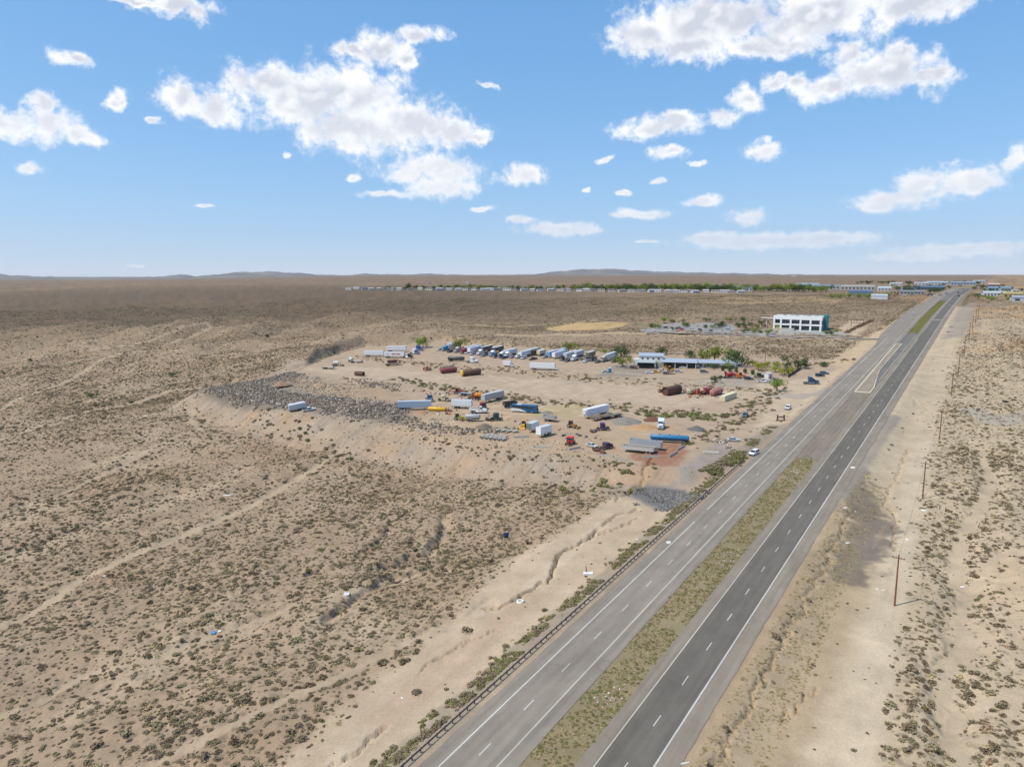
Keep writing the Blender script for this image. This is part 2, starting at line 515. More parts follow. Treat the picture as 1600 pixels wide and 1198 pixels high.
# dark brush band north of the ridges
bandm = sstep(560, 800, Y) * (1 - sstep(1300, 2200, Y)) * sstep(250, -100, X)
blend(soilc(118, 99, 80), bandm * .85)
right = sstep(-30, -18, E_)
blend(soilc(205, 184, 153), right * (1 - fary) * .8)
blend(soilc(206, 170, 126), right * sstep(430, 560, S) * sstep(-.2, .4, nA) * .8)
CLEAR = np.zeros(X.size)          # 1 = no brush
SPARSE = np.ones(X.size)
jit = 1.6 * fbm(X, Y, 6, 3, .6, 12.)
for poly, w, dep, cl in WASHW:
    d = seg_dist(X, Y, poly, cl * 4 + 6) + jit * .75 * np.minimum(1, cl / 2)
    m = 1 - sstep(cl * .3, cl * 1.05, d)
    blend(soilc(198, 177, 148), m * .58); CLEAR = np.maximum(CLEAR, m)
def patch(pts, c, st=1.0, edge=4.0, zf=None, clear=None, jamp=1.0, Rr=60):
    poly = pl(pts, zf or smooth_nat)
    d = poly_sd(X, Y, poly, Rr) + jit * jamp
    m = sstep(-edge * .5, edge * .5, d)
    blend(soilc(*c), m * st)
    if clear is not None:
        global CLEAR
        CLEAR = np.maximum(CLEAR, m * clear)
    return m
def streak(pts, w, c, st=1.0, zf=None, clear=None, jamp=.6):
    poly = pl(pts, zf or smooth_nat)
    d = seg_dist(X, Y, poly, w * 2 + 8) + jit * jamp
    m = 1 - sstep(w * .6, w * 1.3, d)
    blend(soilc(*c), m * st)
    if clear is not None:
        global CLEAR
        CLEAR = np.maximum(CLEAR, m * clear)
    return m
# bare shoulder and dirt track left of the highway
patch([(410,1235),(480,1156),(560,1086),(610,1042),(668,1000),(740,935),(775,893),(815,862),(880,830),(930,795),(980,762),(1020,735),(1080,730),(1130,735),(1090,770),(1010,850),(920,935),(820,1020),(720,1110),(640,1180),(600,1230)],
      (204, 181, 152), .95, 6, clear=.985, jamp=1.5)
streak([(520,1198),(640,1090),(760,985),(860,890),(940,820)], 2.0, (218, 196, 168), .5)
streak([(600,1120),(700,1040),(830,930)], 3.0, (196, 166, 138), .5)
# yard
lotd = poly_sd(X, Y, LOT, 60)
lotm = sstep(-1, 3, lotd)
blend(soilc(190, 166, 140), lotm * .95); CLEAR = np.maximum(CLEAR, lotm)
slope_m = sstep(-22, -6, lotd) * (1 - lotm) * sstep(300, 200, Y - 150 + 0 * X) 
slope_m = sstep(-26, -8, lotd) * (1 - lotm) * (natural(X, Y, False) < lotz(X, Y) - 1.2)
blend(soilc(180, 158, 134), slope_m); CLEAR = np.maximum(CLEAR, slope_m * .93)
blend(soilc(176, 162, 146), slope_m * sstep(-.1, .45, fbm(X, Y, 18, 3, .6, 91.)) * .7)
blend(soilc(198, 160, 118), slope_m * sstep(.1, .5, fbm(X, Y, 26, 3, .6, 63.)) * .35)
blend(soilc(158, 140, 120), slope_m * sstep(.05, .5, fbm(S / 7., E_, 3.2, 3, .6, 19.)) * .7)
L = lotz
patch([(470,576),(560,592),(700,604),(880,622),(1000,632),(1060,636),(1160,622),(1200,612),(1080,606),(960,598),(820,590),(700,584),(560,572)], (203, 180, 154), .8, 8, L)
patch([(610,668),(700,690),(860,710),(1000,722),(1060,716),(1080,690),(1000,668),(880,650),(760,640),(650,640)], (196, 168, 136), .6, 8, L)
patch([(1000,690),(1060,690),(1075,705),(1060,728),(1010,728),(985,712)], (158, 108, 84), .8, 4, L)
patch([(1050,742),(1120,690),(1150,700),(1130,722),(1085,742)], (150, 146, 142), .6, 5, L)
patch([(975,664),(1050,664),(1050,672),(975,672)], (200, 160, 116), .8, 4, L)
patch([(800,640),(900,630),(960,640),(900,652),(830,650)], (196, 178, 128), .5, 5, L)
patch([(955,570),(1010,566),(1040,580),(1000,588),(930,588)], (150, 142, 132), .75, 6, L)
patch([(1080,592),(1170,588),(1230,596),(1200,604),(1100,604)], (168, 158, 146), .6, 4, L)
streak([(880,600),(960,590),(1100,602),(1200,606)], 2.5, (172, 160, 144), .5, L)
streak([(960,582),(1060,590),(1180,604),(1240,612),(1300,618)], 3, (186, 168, 146), .8, L)
patch([(1180,600),(1240,594),(1330,572),(1300,600),(1240,655),(1190,690),(1170,680),(1210,630)], (206, 183, 155), .9, 5, L)
streak([(1200,616),(1250,620),(1300,614)], 5, (172, 162, 150), .7, L)
for k in range(26):
    a0 = np.random.default_rng(900 + k)
    px0 = a0.uniform(560, 1150); py0 = 600 + (px0 - 560) * .06 + a0.uniform(-25, 60); ang = a0.uniform(-60, 60)
    pts = [(px0 + t * 46, py0 + t * a0.uniform(-7, 7) + 3 * math.sin(t + k)) for t in range(4)]
    streak(pts, .9, (176, 152, 124) if k % 2 else (216, 194, 164), .45, L, jamp=.25)
rubm = sstep(-3, 2, poly_sd(X, Y, RUB, 20) + jit)
blend(soilc(124, 112, 99), rubm * .95)
patch([(320,604),(400,590),(470,582),(520,596),(600,612),(645,628),(640,662),(520,652),(400,634)], (158, 142, 124), .7, 14, L, jamp=3)
patch([(480,608),(560,604),(620,612),(640,630),(560,622),(500,622)], (184, 158, 128), .8, 6, L)
patch([(425,592),(470,590),(520,600),(560,604),(520,612),(470,606)], (190, 160, 126), .6, 6, L)
patch([(978,772),(1010,758),(1060,764),(1112,768),(1090,782),(1050,796),(1010,788)], (118, 116, 114), .95, 3, clear=1.0, jamp=.6)
# cut bank soil behind the yard
cut = sstep(-9, -1, lotd) * (1 - lotm) * (natural(X, Y, False) > lotz(X, Y) + .8)
blend(soilc(176, 132, 96), cut * .8 * sstep(-70, -95, X))
CLEAR = np.maximum(CLEAR, cut * .95)
# yellow graded field and tracks beyond
nz_ = None
patch([(850,512),(900,504),(985,504),(960,514),(880,517)], (204, 172, 122), .9, 6, clear=1.0)
streak([(600,520),(700,516),(800,512),(860,506),(930,500)], 4, (198, 172, 132), .6, clear=.6)
streak([(780,525),(900,522),(1010,520),(1100,524),(1250,527),(1366,530)], 5, (205, 180, 142), .85, clear=1.0)
patch([(1290,565),(1320,548),(1350,528),(1400,500),(1430,480),(1440,480),(1410,505),(1375,535),(1345,560),(1325,580)], (207, 182, 146), .9, 6, clear=1.0)
patch([(1300,520),(1330,500),(1365,500),(1340,525)], (212, 186, 158), .8, 6, clear=.9)
patch([(1080,468),(1200,462),(1330,466),(1300,474),(1100,474)], (206, 174, 130), .45, 12)
patch([(1400,462),(1480,458),(1470,470),(1420,476)], (200, 160, 124), .6, 6)
# bare strips right of the highway
streak([(1210,1235),(1262,1110),(1310,1000),(1345,910),(1375,820),(1395,740),(1415,680),(1435,620),(1460,570),(1480,520),(1500,480)], 10, (207, 186, 156), .9, clear=.97)
streak([(1330,1230),(1360,1100),(1385,960),(1405,860),(1425,760),(1445,690)], 3, (214, 194, 166), .6, clear=.95)
streak([(1545,500),(1540,530),(1530,550)], 5, (206, 178, 140), .4, clear=.5)
blend(soilc(184, 160, 126), (1 - sstep(5, 9, np.abs(E_ + 24.5) + jit)) * (1 - sstep(190, 250, S)) * .75)
streak([(1330,735),(1345,790),(1355,830),(1340,870),(1330,900)], 4.5, (130, 118, 105), .8, jamp=2.6, clear=1.0)
streak([(1365,800),(1380,830),(1360,870)], 3.5, (134, 122, 109), .75, jamp=2.6, clear=1.0)
streak([(1395,650),(1360,700),(1325,755),(1290,790)], 3.0, (158, 148, 134), .8)
patch([(1480,520),(1500,478),(1525,470),(1522,500),(1505,525),(1470,530)], (146, 138, 130), .55, 6, clear=1.0)
patch([(1600,1010),(1560,930),(1540,900),(1570,870),(1640,900),(1700,1000)], (208, 182, 148), .7, 8, clear=.85)
streak([(1640,640),(1560,660),(1520,640)], 6, (176, 166, 152), .7, clear=.5)
# median and verge soil
verge = (1 - sstep(2.0, 4.5, np.abs(E_ + 67.5) + jit * .8)) * (S < 290)
blend(soilc(164, 149, 130), verge * .8)
medm = (E_ > -51.5) & (E_ < -43.5)
blend(soilc(154, 138, 107), medm.astype(float))
CLEAR = np.maximum(CLEAR, ((E_ > -67) & (E_ < -29)).astype(float))
# bare tyre streaks
tyre = sstep(.25, .55, fbm(S / 14., E_, 2.6, 3, .6, 51.)) * np.maximum(lotm * .5, CLEAR * .4)
blend(soilc(184, 160, 132), tyre * .6)
col *= (1 + .16 * nB + .10 * nA)[:, None]
VEG = (1 - CLEAR) * (.65 + .5 * nA + .4 * fbm(X, Y, 160, 3, .5, 61.)) * (1 - .2 * right)
VEG = np.clip(VEG, 0, 1.2)
VEGG = VEG.reshape(GX.shape)
def veg_at(x, y):
    j = np.clip(np.searchsorted(ROWS, y), 0, len(ROWS) - 1)
    i = np.clip(((x / (y + YO) - US[0]) / (US[1] - US[0])).round().astype(int), 0, NU - 1)
    return VEGG[j, i]

def soil_material():
    m, N, b = newmat('desert_soil')
    at_ = N.n('ShaderNodeAttribute', attribute_name='soil')
    vg = N.n('ShaderNodeAttribute', attribute_name='veg')
    geo = N.n('ShaderNodeNewGeometry')
    pos = geo.outputs['Position']
    n1 = N.noise(pos, 0.35, 6, 0.65)
    n2 = N.noise(pos, 2.2, 5, 0.7)
    g = N.math('ADD', N.math('MULTIPLY', n1, .40), N.math('MULTIPLY', n2, .60))
    g = N.math('ADD', g, 0.50)
    c = N.mixc(1.0, at_.outputs['Color'], N.n('ShaderNodeCombineXYZ', ins={0: g, 1: g, 2: g}).outputs[0], 'MULTIPLY')
    # dry tufts, pebbles and low brush too small to stand alone
    v1 = N.n('ShaderNodeTexVoronoi', feature='F1', ins={'Vector': pos, 'Scale': 0.62, 'Randomness': 1.0})
    thr = N.math('MULTIPLY', vg.outputs['Fac'], 0.60)
    dots = N.math('MULTIPLY', N.ramp(N.math('SUBTRACT', v1.outputs['Distance'], thr), -.10, .05, 1.0, 0.0), N.ramp(n2, .35, .55))
    sepz = N.n('ShaderNodeSeparateXYZ', ins={0: pos})
    farf = N.ramp(sepz.outputs[1], 200.0, 700.0, .45, .9)
    c = N.mixc(N.math('MULTIPLY', dots, N.math('MULTIPLY', farf, N.ramp(vg.outputs['Fac'], .05, .5))), c, (.105, .085, .057))
    v2 = N.n('ShaderNodeTexVoronoi', feature='F1', ins={'Vector': pos, 'Scale': 2.6, 'Randomness': 1.0})
    peb = N.ramp(v2.outputs['Distance'], .10, .22, 1.0, 0.0)
    c = N.mixc(N.math('MULTIPLY', peb, N.math('ADD', .25, N.math('MULTIPLY', vg.outputs['Fac'], .45))), c, (.15, .118, .08))
    N.t.links.new(c, b.inputs['Base Color'])
    b.inputs['Roughness'].default_value = 0.95
    b.inputs['Specular IOR Level'].default_value = 0.1
    hgt = N.math('ADD', N.math('MULTIPLY', n2, .5), n1)
    bp = N.n('ShaderNodeBump', ins={'Height': hgt, 'Strength': 0.55, 'Distance': 0.35})
    N.t.links.new(bp.outputs[0], b.inputs['Normal'])
    return m
SOIL = soil_material()
nr = len(ROWS)
idx = np.arange(nr * NU).reshape(nr, NU)
quads = np.stack([idx[:-1, :-1], idx[:-1, 1:], idx[1:, 1:], idx[1:, :-1]], -1).reshape(-1, 4)
me = mesh_np('desert_ground', np.stack([GX.ravel(), GY.ravel(), GZ.ravel()], 1), quads, SOIL, True)
ca = me.color_attributes.new('soil', 'FLOAT_COLOR', 'POINT')
ca.data.foreach_set('color', np.concatenate([col, np.ones((len(col), 1))], 1).astype(np.float32).ravel())
va = me.attributes.new('veg', 'FLOAT', 'POINT')
va.data.foreach_set('value', VEG.astype(np.float32))
tag(link(bpy.data.objects.new('desert_ground', me)), kind='structure')

# ------------------------------------------------------------------ highway
def asphalt(name, rgb, lane=None):
    m, N, b = newmat(name)
    geo = N.n('ShaderNodeNewGeometry'); pos = geo.outputs['Position']
    rot = N.n('ShaderNodeVectorRotate', rotation_type='Z_AXIS', ins={'Vector': pos, 'Angle': RA})
    st = N.vm('MULTIPLY', rot.outputs[0], (1.0, 0.03, 1.0))
    n1 = N.noise(st, 0.9, 4, .6); n2 = N.noise(pos, .22, 5, .65); n3 = N.noise(pos, 6.0, 3, .7)
    c = tuple(v * AF for v in lin(rgb))
    sx = N.n('ShaderNodeSeparateXYZ', ins={0: rot.outputs[0]})
    trk = N.math('SINE', N.math('MULTIPLY', N.math('ADD', sx.outputs[0], 0.4), 2 * math.pi / 1.8))
    n4 = N.noise(N.vm('MULTIPLY', rot.outputs[0], (.25, .012, 1.0)), 1.0, 3, .6)
    v3 = N.n('ShaderNodeTexVoronoi', feature='DISTANCE_TO_EDGE', ins={'Vector': N.vm('MULTIPLY', rot.outputs[0], (.28, .11, .0)), 'Scale': 1.0})
    crk = N.ramp(v3.outputs['Distance'], .003, .010, .92, 1.0)
    g = N.math('ADD', N.math('ADD', N.math('MULTIPLY', n1, .55), N.math('MULTIPLY', n2, .40)), N.math('ADD', N.math('MULTIPLY', n3, .25), .15))
    g = N.math('ADD', N.math('ADD', g, N.math('MULTIPLY', trk, .035)), N.math('MULTIPLY', n4, .5))
    g = N.math('MULTIPLY', g, crk)
    cc = N.mixc(1.0, c, N.n('ShaderNodeCombineXYZ', ins={0: g, 1: g, 2: g}).outputs[0], 'MULTIPLY')
    N.t.links.new(cc, b.inputs['Base Color'])
    b.inputs['Roughness'].default_value = .9
    b.inputs['Specular IOR Level'].default_value = .2
    return m
def strip(name, e0, e1, s0, s1, mat, lift=0.0, ds=5.0, ne=1, kind='structure', parent=None, fe=None):
    """sheet lying on the highway grade; e0/e1 may be functions of s"""
    n = max(2, int((s1 - s0) / ds) + 1)
    ss = np.linspace(s0, s1, n)
    f0 = (lambda s: e0) if not callable(e0) else e0
    f1 = (lambda s: e1) if not callable(e1) else e1
    V = []
    for s in ss:
        for k in range(ne + 1):
            e = f0(s) + (f1(s) - f0(s)) * k / ne
            x, y = xy_of(e, s)
            V.append((x, y, float(P(s)) + lift))
    F = []
    for i in range(n - 1):
        for k in range(ne):
            a = i * (ne + 1) + k
            F.append((a, a + 1, a + ne + 2, a + ne + 1))
    o = link(bpy.data.objects.new(name, mesh_np(name, V, F, mat)), parent)
    if kind: o['kind'] = kind
    return o
ASP_L = asphalt('worn_asphalt', (154, 143, 129))
ASP_S = asphalt('shoulder_asphalt', (153, 141, 125))
ASP_R = asphalt('dark_asphalt', (120, 113, 103))
ASP_T = asphalt('turn_asphalt', (130, 124, 117))
DIRTY = asphalt('dirt_crossover', (146, 133, 117))
WHITE = paint((225, 222, 214), .8, 0, .45)
CREAM = paint((214, 204, 176), .85, 0, .3)
SE = 1500
def es(px, py):
    x, y = march(px, py, lambda a, b: P(s_of(a, b)))
    return e_of(x, y), s_of(x, y)
def wob(base, amp, seed):
    return lambda s: base + amp * (math.sin(s * .9 + seed) * .5 + math.sin(s * .23 + seed * 2) * .6 + math.sin(s * 2.3) * .3)
LW = lambda s: -63.6 - 4.0 * float(sstep(520, 600, s)) * (1 - float(sstep(820, 900, s)))
strip('left_road', lambda s: LW(s) + .25 * math.sin(s * .7) * .5, wob(-51.2, .10, 1.), 15, SE, ASP_L, 0.0, 3.0)
strip('right_road_shoulder', wob(-44.3, .10, 2.), wob(-31.6, .12, 3.), 15, SE, ASP_S, 0.0, 3.0)
strip('right_road', -42.2, -34.6, 15, SE, ASP_R, 0.005)
s_end = es(1262, 716)[1]
s_i0 = es(1370, 612)[1]; s_i1 = es(1408, 537)[1]
s_m0 = es(1432, 521)[1]; s_m1 = es(1467, 470)[1]
print('median end', s_end, 'island', s_i0, s_i1, 'median2', s_m0, s_m1)
strip('median_crossover', -51.0, -44.5, s_end - 1, s_i0 + 2, DIRTY, -0.006, 3)
strip('turn_lane', -51.0, -44.5, s_i0, s_m0, ASP_T, -0.003, 4)
strip('turn_lane', -51.0, -44.5, s_m1, SE, ASP_T, -0.003, 6)
# painted lines
def line(e, s0, s1, w=.13, mat=WHITE, lift=.012): return strip('edge_line', e - w, e + w, s0, s1, mat, lift, 6)
WEAR = asphalt('worn_line_paint', (214, 210, 200))
YEL = asphalt('worn_yellow_paint', (206, 200, 182))
line(-61.0, 15, es(1090, 815)[1], .12, WEAR); line(-61.0, es(1085, 805)[1] + 6, s_m0 - 30, .12, WEAR)
line(-53.8, 15, s_m0 - 10, .12, YEL); line(-53.8, s_m0 + 10, 1000, .12, YEL)
line(-42.0, 15, s_m0 - 30, .12, YEL); line(-42.0, s_m0 + 8, 1000, .12, YEL)
line(-34.7, 15, 1100, .13, WEAR)
line(-45.0, s_i0 + 30, s_m0 - 8, .12, YEL)
dash_V = [(-.08, -1.5, 0), (.08, -1.5, 0), (.08, 1.5, 0), (-.08, 1.5, 0)]
def dashes(e, s0, s1, ph):
    k = 0
    s = s0 + ph
    while s < s1:
        V = []
        for de, ds in ((-.085, -1.5), (.085, -1.5), (.085, 1.5), (-.085, 1.5)):
            x, y = xy_of(e + de, s + ds); V.append((x, y, float(P(s + ds)) + .013))
        o = link(bpy.data.objects.new('lane_dash', mesh_np('lane_dash', V, [(0, 1, 2, 3)], WEAR)))
        o['kind'] = 'structure'
        s += 12.19
dR = es(1108.4, 1009.4)[1]; dL = es(887, 1043)[1]
dashes(-38.2, 15, 900, (dR - 15) % 12.19)
dashes(-57.4, 15, 900, (dL - 15) % 12.19)
for k in range(3):                              # stop bars of the turn bay
    strip('turn_marking', -47.6 + 0 * k, -45.2, s_i1 - 8 - 9 * k, s_i1 - 7.4 - 9 * k, WEAR, .012, .3)
for k in range(3):
    strip('turn_marking', -66.2, -63.8, s_m0 + 22 + 12 * k, s_m0 + 22.8 + 12 * k, WEAR, .012, .4)
strip('turn_marking', -41.8, -35.2, es(1467, 500)[1], es(1467, 500)[1] + 2.2, WEAR, .014, 1)
# raised traffic island with cream kerb
def island():
    px = [(1335,612),(1362,614),(1369,606),(1374,578),(1409,537),(1399,537)]
    pts = [es(*p) for p in px]
    pts = [(max(-52.6, min(-44.6, e)), s) for e, s in pts]
    ce = sum(p[0] for p in pts) / len(pts); cs = sum(p[1] for p in pts) / len(pts)
    def ring(off, z):
        out = []
        for e, s in pts:
            d = math.hypot(e - ce, s - cs)
            ee = e - math.copysign(min(off, abs(e - ce) * .6), e - ce); ss = s - math.copysign(off * 1.5, s - cs)
            x, y = xy_of(ee, ss); out.append((x, y, float(P(ss)) + z))
        return out
    n = len(pts)
    V = ring(0, -.1) + ring(0.03, .17) + ring(.4, .17) + ring(.41, .1)
    F = []
    for r in range(3):
        for i in range(n):
            j = (i + 1) % n
            F.append((r * n + i, r * n + j, (r + 1) * n + j, (r + 1) * n + i))
    root = bpy.data.objects.new('traffic_island', None)
    x, y = xy_of(ce, cs); 
    link(root)
    tag(root, 'long raised traffic island with cream kerb between the two carriageways', 'traffic island')
    me = bpy.data.meshes.new('kerb'); me.from_pydata(V, [], F); me.materials.append(paint((236, 226, 190), .8, 0, .1)); link(bpy.data.objects.new('kerb', me), root)
    me = bpy.data.meshes.new('infill'); me.from_pydata(ring(.3, .135), [], [tuple(range(n))]); me.materials.append(asphalt('island_gravel', (164, 150, 130))); link(bpy.data.objects.new('infill', me), root)
island()
#PART3
# ------------------------------------------------------------------ vegetation
def leaf_cloud(n, r, leaf, seed, zc=None, lobes=None, flat=1.0):
    """many small leaf faces spread through lobes of a crown"""
    g = np.random.default_rng(seed)
    lobes = [tuple(float(v) for v in l) for l in (lobes or [(0, 0, 0, 1)])]
    w = np.array([l[3] ** 2 for l in lobes]); w /= w.sum()
    pick = g.choice(len(lobes), n, p=w)
    d = g.normal(size=(n, 3)); d /= np.linalg.norm(d, axis=1)[:, None]
    rad = g.uniform(.45, 1.0, n) ** .6
    c = np.array([l[:3] for l in lobes])[pick]; lr = np.array([l[3] for l in lobes])[pick]
    p = c + d * (rad * lr)[:, None] * np.array([1, 1, flat])
    p *= r
    nrm = d + g.normal(size=(n, 3)) * .55 + np.array([0, 0, .5]); nrm /= np.linalg.norm(nrm, axis=1)[:, None]
    t = np.cross(nrm, g.normal(size=(n, 3))); t /= np.linalg.norm(t, axis=1)[:, None]
    b = np.cross(nrm, t)
    sz = leaf * g.uniform(.6, 1.4, n)[:, None]
    V = np.stack([p - t * sz, p - b * sz * .55, p + t * sz, p + b * sz * .55], 1).reshape(-1, 3)
    return V, np.arange(n * 4).reshape(n, 4)
def bush_mesh(name, seed, n=110, mat=None, tall=.75, leaf=.17):
    g = np.random.default_rng(seed)
    lobes = [(g.uniform(-.42, .42), g.uniform(-.42, .42), g.uniform(.15, .42) * tall, g.uniform(.36, .56)) for _ in range(6)]
    V, F = leaf_cloud(n, 1.0, leaf, seed, lobes=lobes, flat=tall)
    V[:, 2] = np.maximum(V[:, 2], -.05)
    m = mesh_np(name, V * .55, F, mat)
    return m
SAGE = leafmat((130, 116, 91), .35, 'sagebrush')
SAGE2 = leafmat((112, 97, 74), .35, 'dark_sagebrush')
GREENB = leafmat((120, 118, 72), .35, 'green_brush')
DRYG = leafmat((166, 146, 110), .3, 'dry_grass')
OLIVE = leafmat((128, 118, 74), .35, 'olive_grass')
BUSH = [bush_mesh('sagebrush_clump', 100 + k, 120, SAGE if k < 3 else SAGE2, .6 + .1 * (k % 3)) for k in range(5)]
DRYB = [bush_mesh('dry_clump', 200 + k, 70, DRYG, .5, .2) for k in range(2)]
GRNB = [bush_mesh('green_clump', 300 + k, 150, GREENB, .8, .16) for k in range(3)]
MEDB = [bush_mesh('olive_clump', 320 + k, 60, OLIVE, .5, .22) for k in range(2)]

def scatter(name, pts, rot, scl, idx, meshes, kind='stuff', label=None, cat=None):
    coll = bpy.data.collections.new(name + '_kinds')
    for k, m in enumerate(meshes):
        coll.objects.link(bpy.data.objects.new('%02d_%s' % (k, m.name.split('.')[0]), m))
    me = bpy.data.meshes.new(name)
    me.vertices.add(len(pts)); me.vertices.foreach_set('co', np.asarray(pts, np.float32).ravel())
    a = me.attributes.new('rot', 'FLOAT_VECTOR', 'POINT'); a.data.foreach_set('vector', np.asarray(rot, np.float32).ravel())
    a = me.attributes.new('scl', 'FLOAT_VECTOR', 'POINT'); a.data.foreach_set('vector', np.asarray(scl, np.float32).ravel())
    a = me.attributes.new('idx', 'INT', 'POINT'); a.data.foreach_set('value', np.asarray(idx, np.int32))
    o = link(bpy.data.objects.new(name, me))
    g = bpy.data.node_groups.new(name, 'GeometryNodeTree')
    g.interface.new_socket('Geometry', in_out='INPUT', socket_type='NodeSocketGeometry')
    g.interface.new_socket('Geometry', in_out='OUTPUT', socket_type='NodeSocketGeometry')
    N = NT(g)
    gi = N.n('NodeGroupInput'); go = N.n('NodeGroupOutput')
    ci = N.n('GeometryNodeCollectionInfo', transform_space='ORIGINAL')
    ci.inputs['Collection'].default_value = coll
    ci.inputs['Separate Children'].default_value = True
    ci.inputs['Reset Children'].default_value = True
    def attr(nm, t):
        nd = N.n('GeometryNodeInputNamedAttribute', data_type=t); nd.inputs['Name'].default_value = nm
        return nd.outputs[0]
    ip = N.n('GeometryNodeInstanceOnPoints')
    g.links.new(gi.outputs[0], ip.inputs['Points'])
    g.links.new(ci.outputs[0], ip.inputs['Instance'])
    ip.inputs['Pick Instance'].default_value = True
    g.links.new(attr('idx', 'INT'), ip.inputs['Instance Index'])
    er = N.n('FunctionNodeEulerToRotation')
    g.links.new(attr('rot', 'FLOAT_VECTOR'), er.inputs[0])
    g.links.new(er.outputs[0], ip.inputs['Rotation'])
    g.links.new(attr('scl', 'FLOAT_VECTOR'), ip.inputs['Scale'])
    g.links.new(ip.outputs[0], go.inputs[0])
    md = o.modifiers.new('scatter', 'NODES'); md.node_group = g
    tag(o, label, cat, kind=kind)
    return o
def rand_pts(n, y0, y1, power=1.0):
    """uniform over the viewed ground between two distances"""
    u = rng.uniform(0, 1, n)
    y = np.sqrt(y0 ** 2 + u * (y1 ** 2 - y0 ** 2))
    x = rng.uniform(-.82, .82, n) * (y + 35)
    return x, y
def project(x, y, z):
    dz = z - CAMZ
    depth = y * CP - dz * SP
    v = -(y * SP + dz * CP)
    return 800 + FPX * x / depth, 599 + FPX * v / depth, depth

# desert brush
xs, ys = [], []
for (a, b, dens) in ((60, 240, 2.7), (240, 520, 2.0), (520, 1000, .85)):
    area = .82 * (b * b - a * a) + .82 * 70 * (b - a)
    x, y = rand_pts(int(area * dens), a, b)
    xs.append(x); ys.append(y)
bx_, by_ = np.concatenate(xs), np.concatenate(ys)
pv = veg_at(bx_, by_)
clump = .60 + .55 * fbm(bx_, by_, 16, 3, .6, 71.) 
keep = rng.uniform(0, 1, len(bx_)) < np.clip(pv * np.clip(clump, .15, 1.2) * .95, 0, 1)
bx_, by_ = bx_[keep], by_[keep]
sz = np.exp(rng.normal(-.34, .45, len(bx_))) * (1.05 + .5 * fbm(bx_, by_, 40, 2, .5, 81.))
sz = np.clip(sz, .25, 2.6)
wash_n = len(sz)
# taller brush hugs the washes and gullies
for poly, w, dep, cl in WASHW:
    poly = np.array(poly)
    for i in range(len(poly) - 1):
        L_ = np.hypot(*(poly[i + 1] - poly[i])); n = int(L_ * (.9 if poly[i][1] < 400 else .3))
        if n < 1 or poly[i][1] > 700: continue
        t = rng.uniform(0, 1, n)[:, None]
        p = poly[i] + (poly[i + 1] - poly[i]) * t
        nd = np.array([-(poly[i + 1] - poly[i])[1], (poly[i + 1] - poly[i])[0]]) / max(L_, .1)
        off = rng.choice([-1, 1], n) * (cl * 1.1 + np.abs(rng.normal(0, 1.6, n)))
        p = p + nd * off[:, None]
        m = rng.uniform(0, 1, n) < np.clip(.35 + 1.2 * fbm(p[:, 0], p[:, 1], 16, 2, .5, 33.), 0, 1)
        m &= veg_at(p[:, 0], p[:, 1]) > .05
        p = p[m]
        bx_ = np.concatenate([bx_, p[:, 0]]); by_ = np.concatenate([by_, p[:, 1]]); sz = np.concatenate([sz, rng.uniform(1.2, 2.3, len(p))])
bz_ = gz(bx_, by_)
nb = len(bx_)
wash_ = np.arange(nb) >= wash_n
rot = np.stack([rng.normal(0, .08, nb), rng.normal(0, .08, nb), rng.uniform(0, 6.28, nb)], 1)
scl = np.stack([sz * rng.uniform(.85, 1.3, nb), sz * rng.uniform(.85, 1.2, nb), sz * rng.uniform(.6, 1.0, nb)], 1)
ki = rng.integers(0, 5, nb)
dryf = rng.uniform(0, 1, nb) < .12
ki[dryf] = rng.integers(5, 7, dryf.sum())
grn = rng.uniform(0, 1, nb) < .012
ki[grn] = rng.integers(7, 10, grn.sum())
px_, py_, dp_ = project(bx_, by_, bz_)
score = np.where((px_ > 0) & (px_ < 1600) & (py_ < 1198) & (ki < 5), sz / dp_, -1)
order = np.argsort(-score)[:300]
single = np.zeros(nb, bool); single[order] = True
for k in order:
    o = link(bpy.data.objects.new('sagebrush', BUSH[ki[k]]))
    o.location = (bx_[k], by_[k], bz_[k] - .03); o.rotation_euler = rot[k]; o.scale = scl[k]
    e_k = e_of(bx_[k], by_[k])
    tag(o, '%s sagebrush clump %s' % ('grey-green' if ki[k] < 3 else 'dark brownish', ('rooted in sandy desert west of the highway guard rail' if not wash_[k] else 'crowding the edge of a sandy wash') if e_k < -50 else 'rooted in pale sand east of the dark carriageway'), 'shrub', 'large sagebrush clumps in the open desert')
r = ~single
scatter('desert_brush', np.stack([bx_, by_, bz_ - .03], 1)[r], rot[r], scl[r], ki[r], BUSH + DRYB + GRNB,
        label='low sagebrush and dry clumps covering the open desert', cat='brush')
print('brush', nb)

def band(n, f_e, s0, s1, meshes, name, smin, smax, label, cat, zs=(.7, 1.1), thr=-.1, wl=9):
    s = rng.uniform(s0, s1, n); e = f_e(n, s)
    x, y = xy_of(e, s)
    m = fbm(x, y, wl, 3, .6, 55.) > thr
    x, y = x[m], y[m]; n = len(x)
    z = gz(x, y)
    sc_ = rng.uniform(smin, smax, n) * rng.uniform(.7, 1.3, n)
    return scatter(name, np.stack([x, y, z - .03], 1), np.stack([0 * x, 0 * x, rng.uniform(0, 6.28, n)], 1),
                   np.stack([sc_, sc_, sc_ * rng.uniform(*zs, n)], 1), rng.integers(0, len(meshes), n), meshes, label=label, cat=cat)
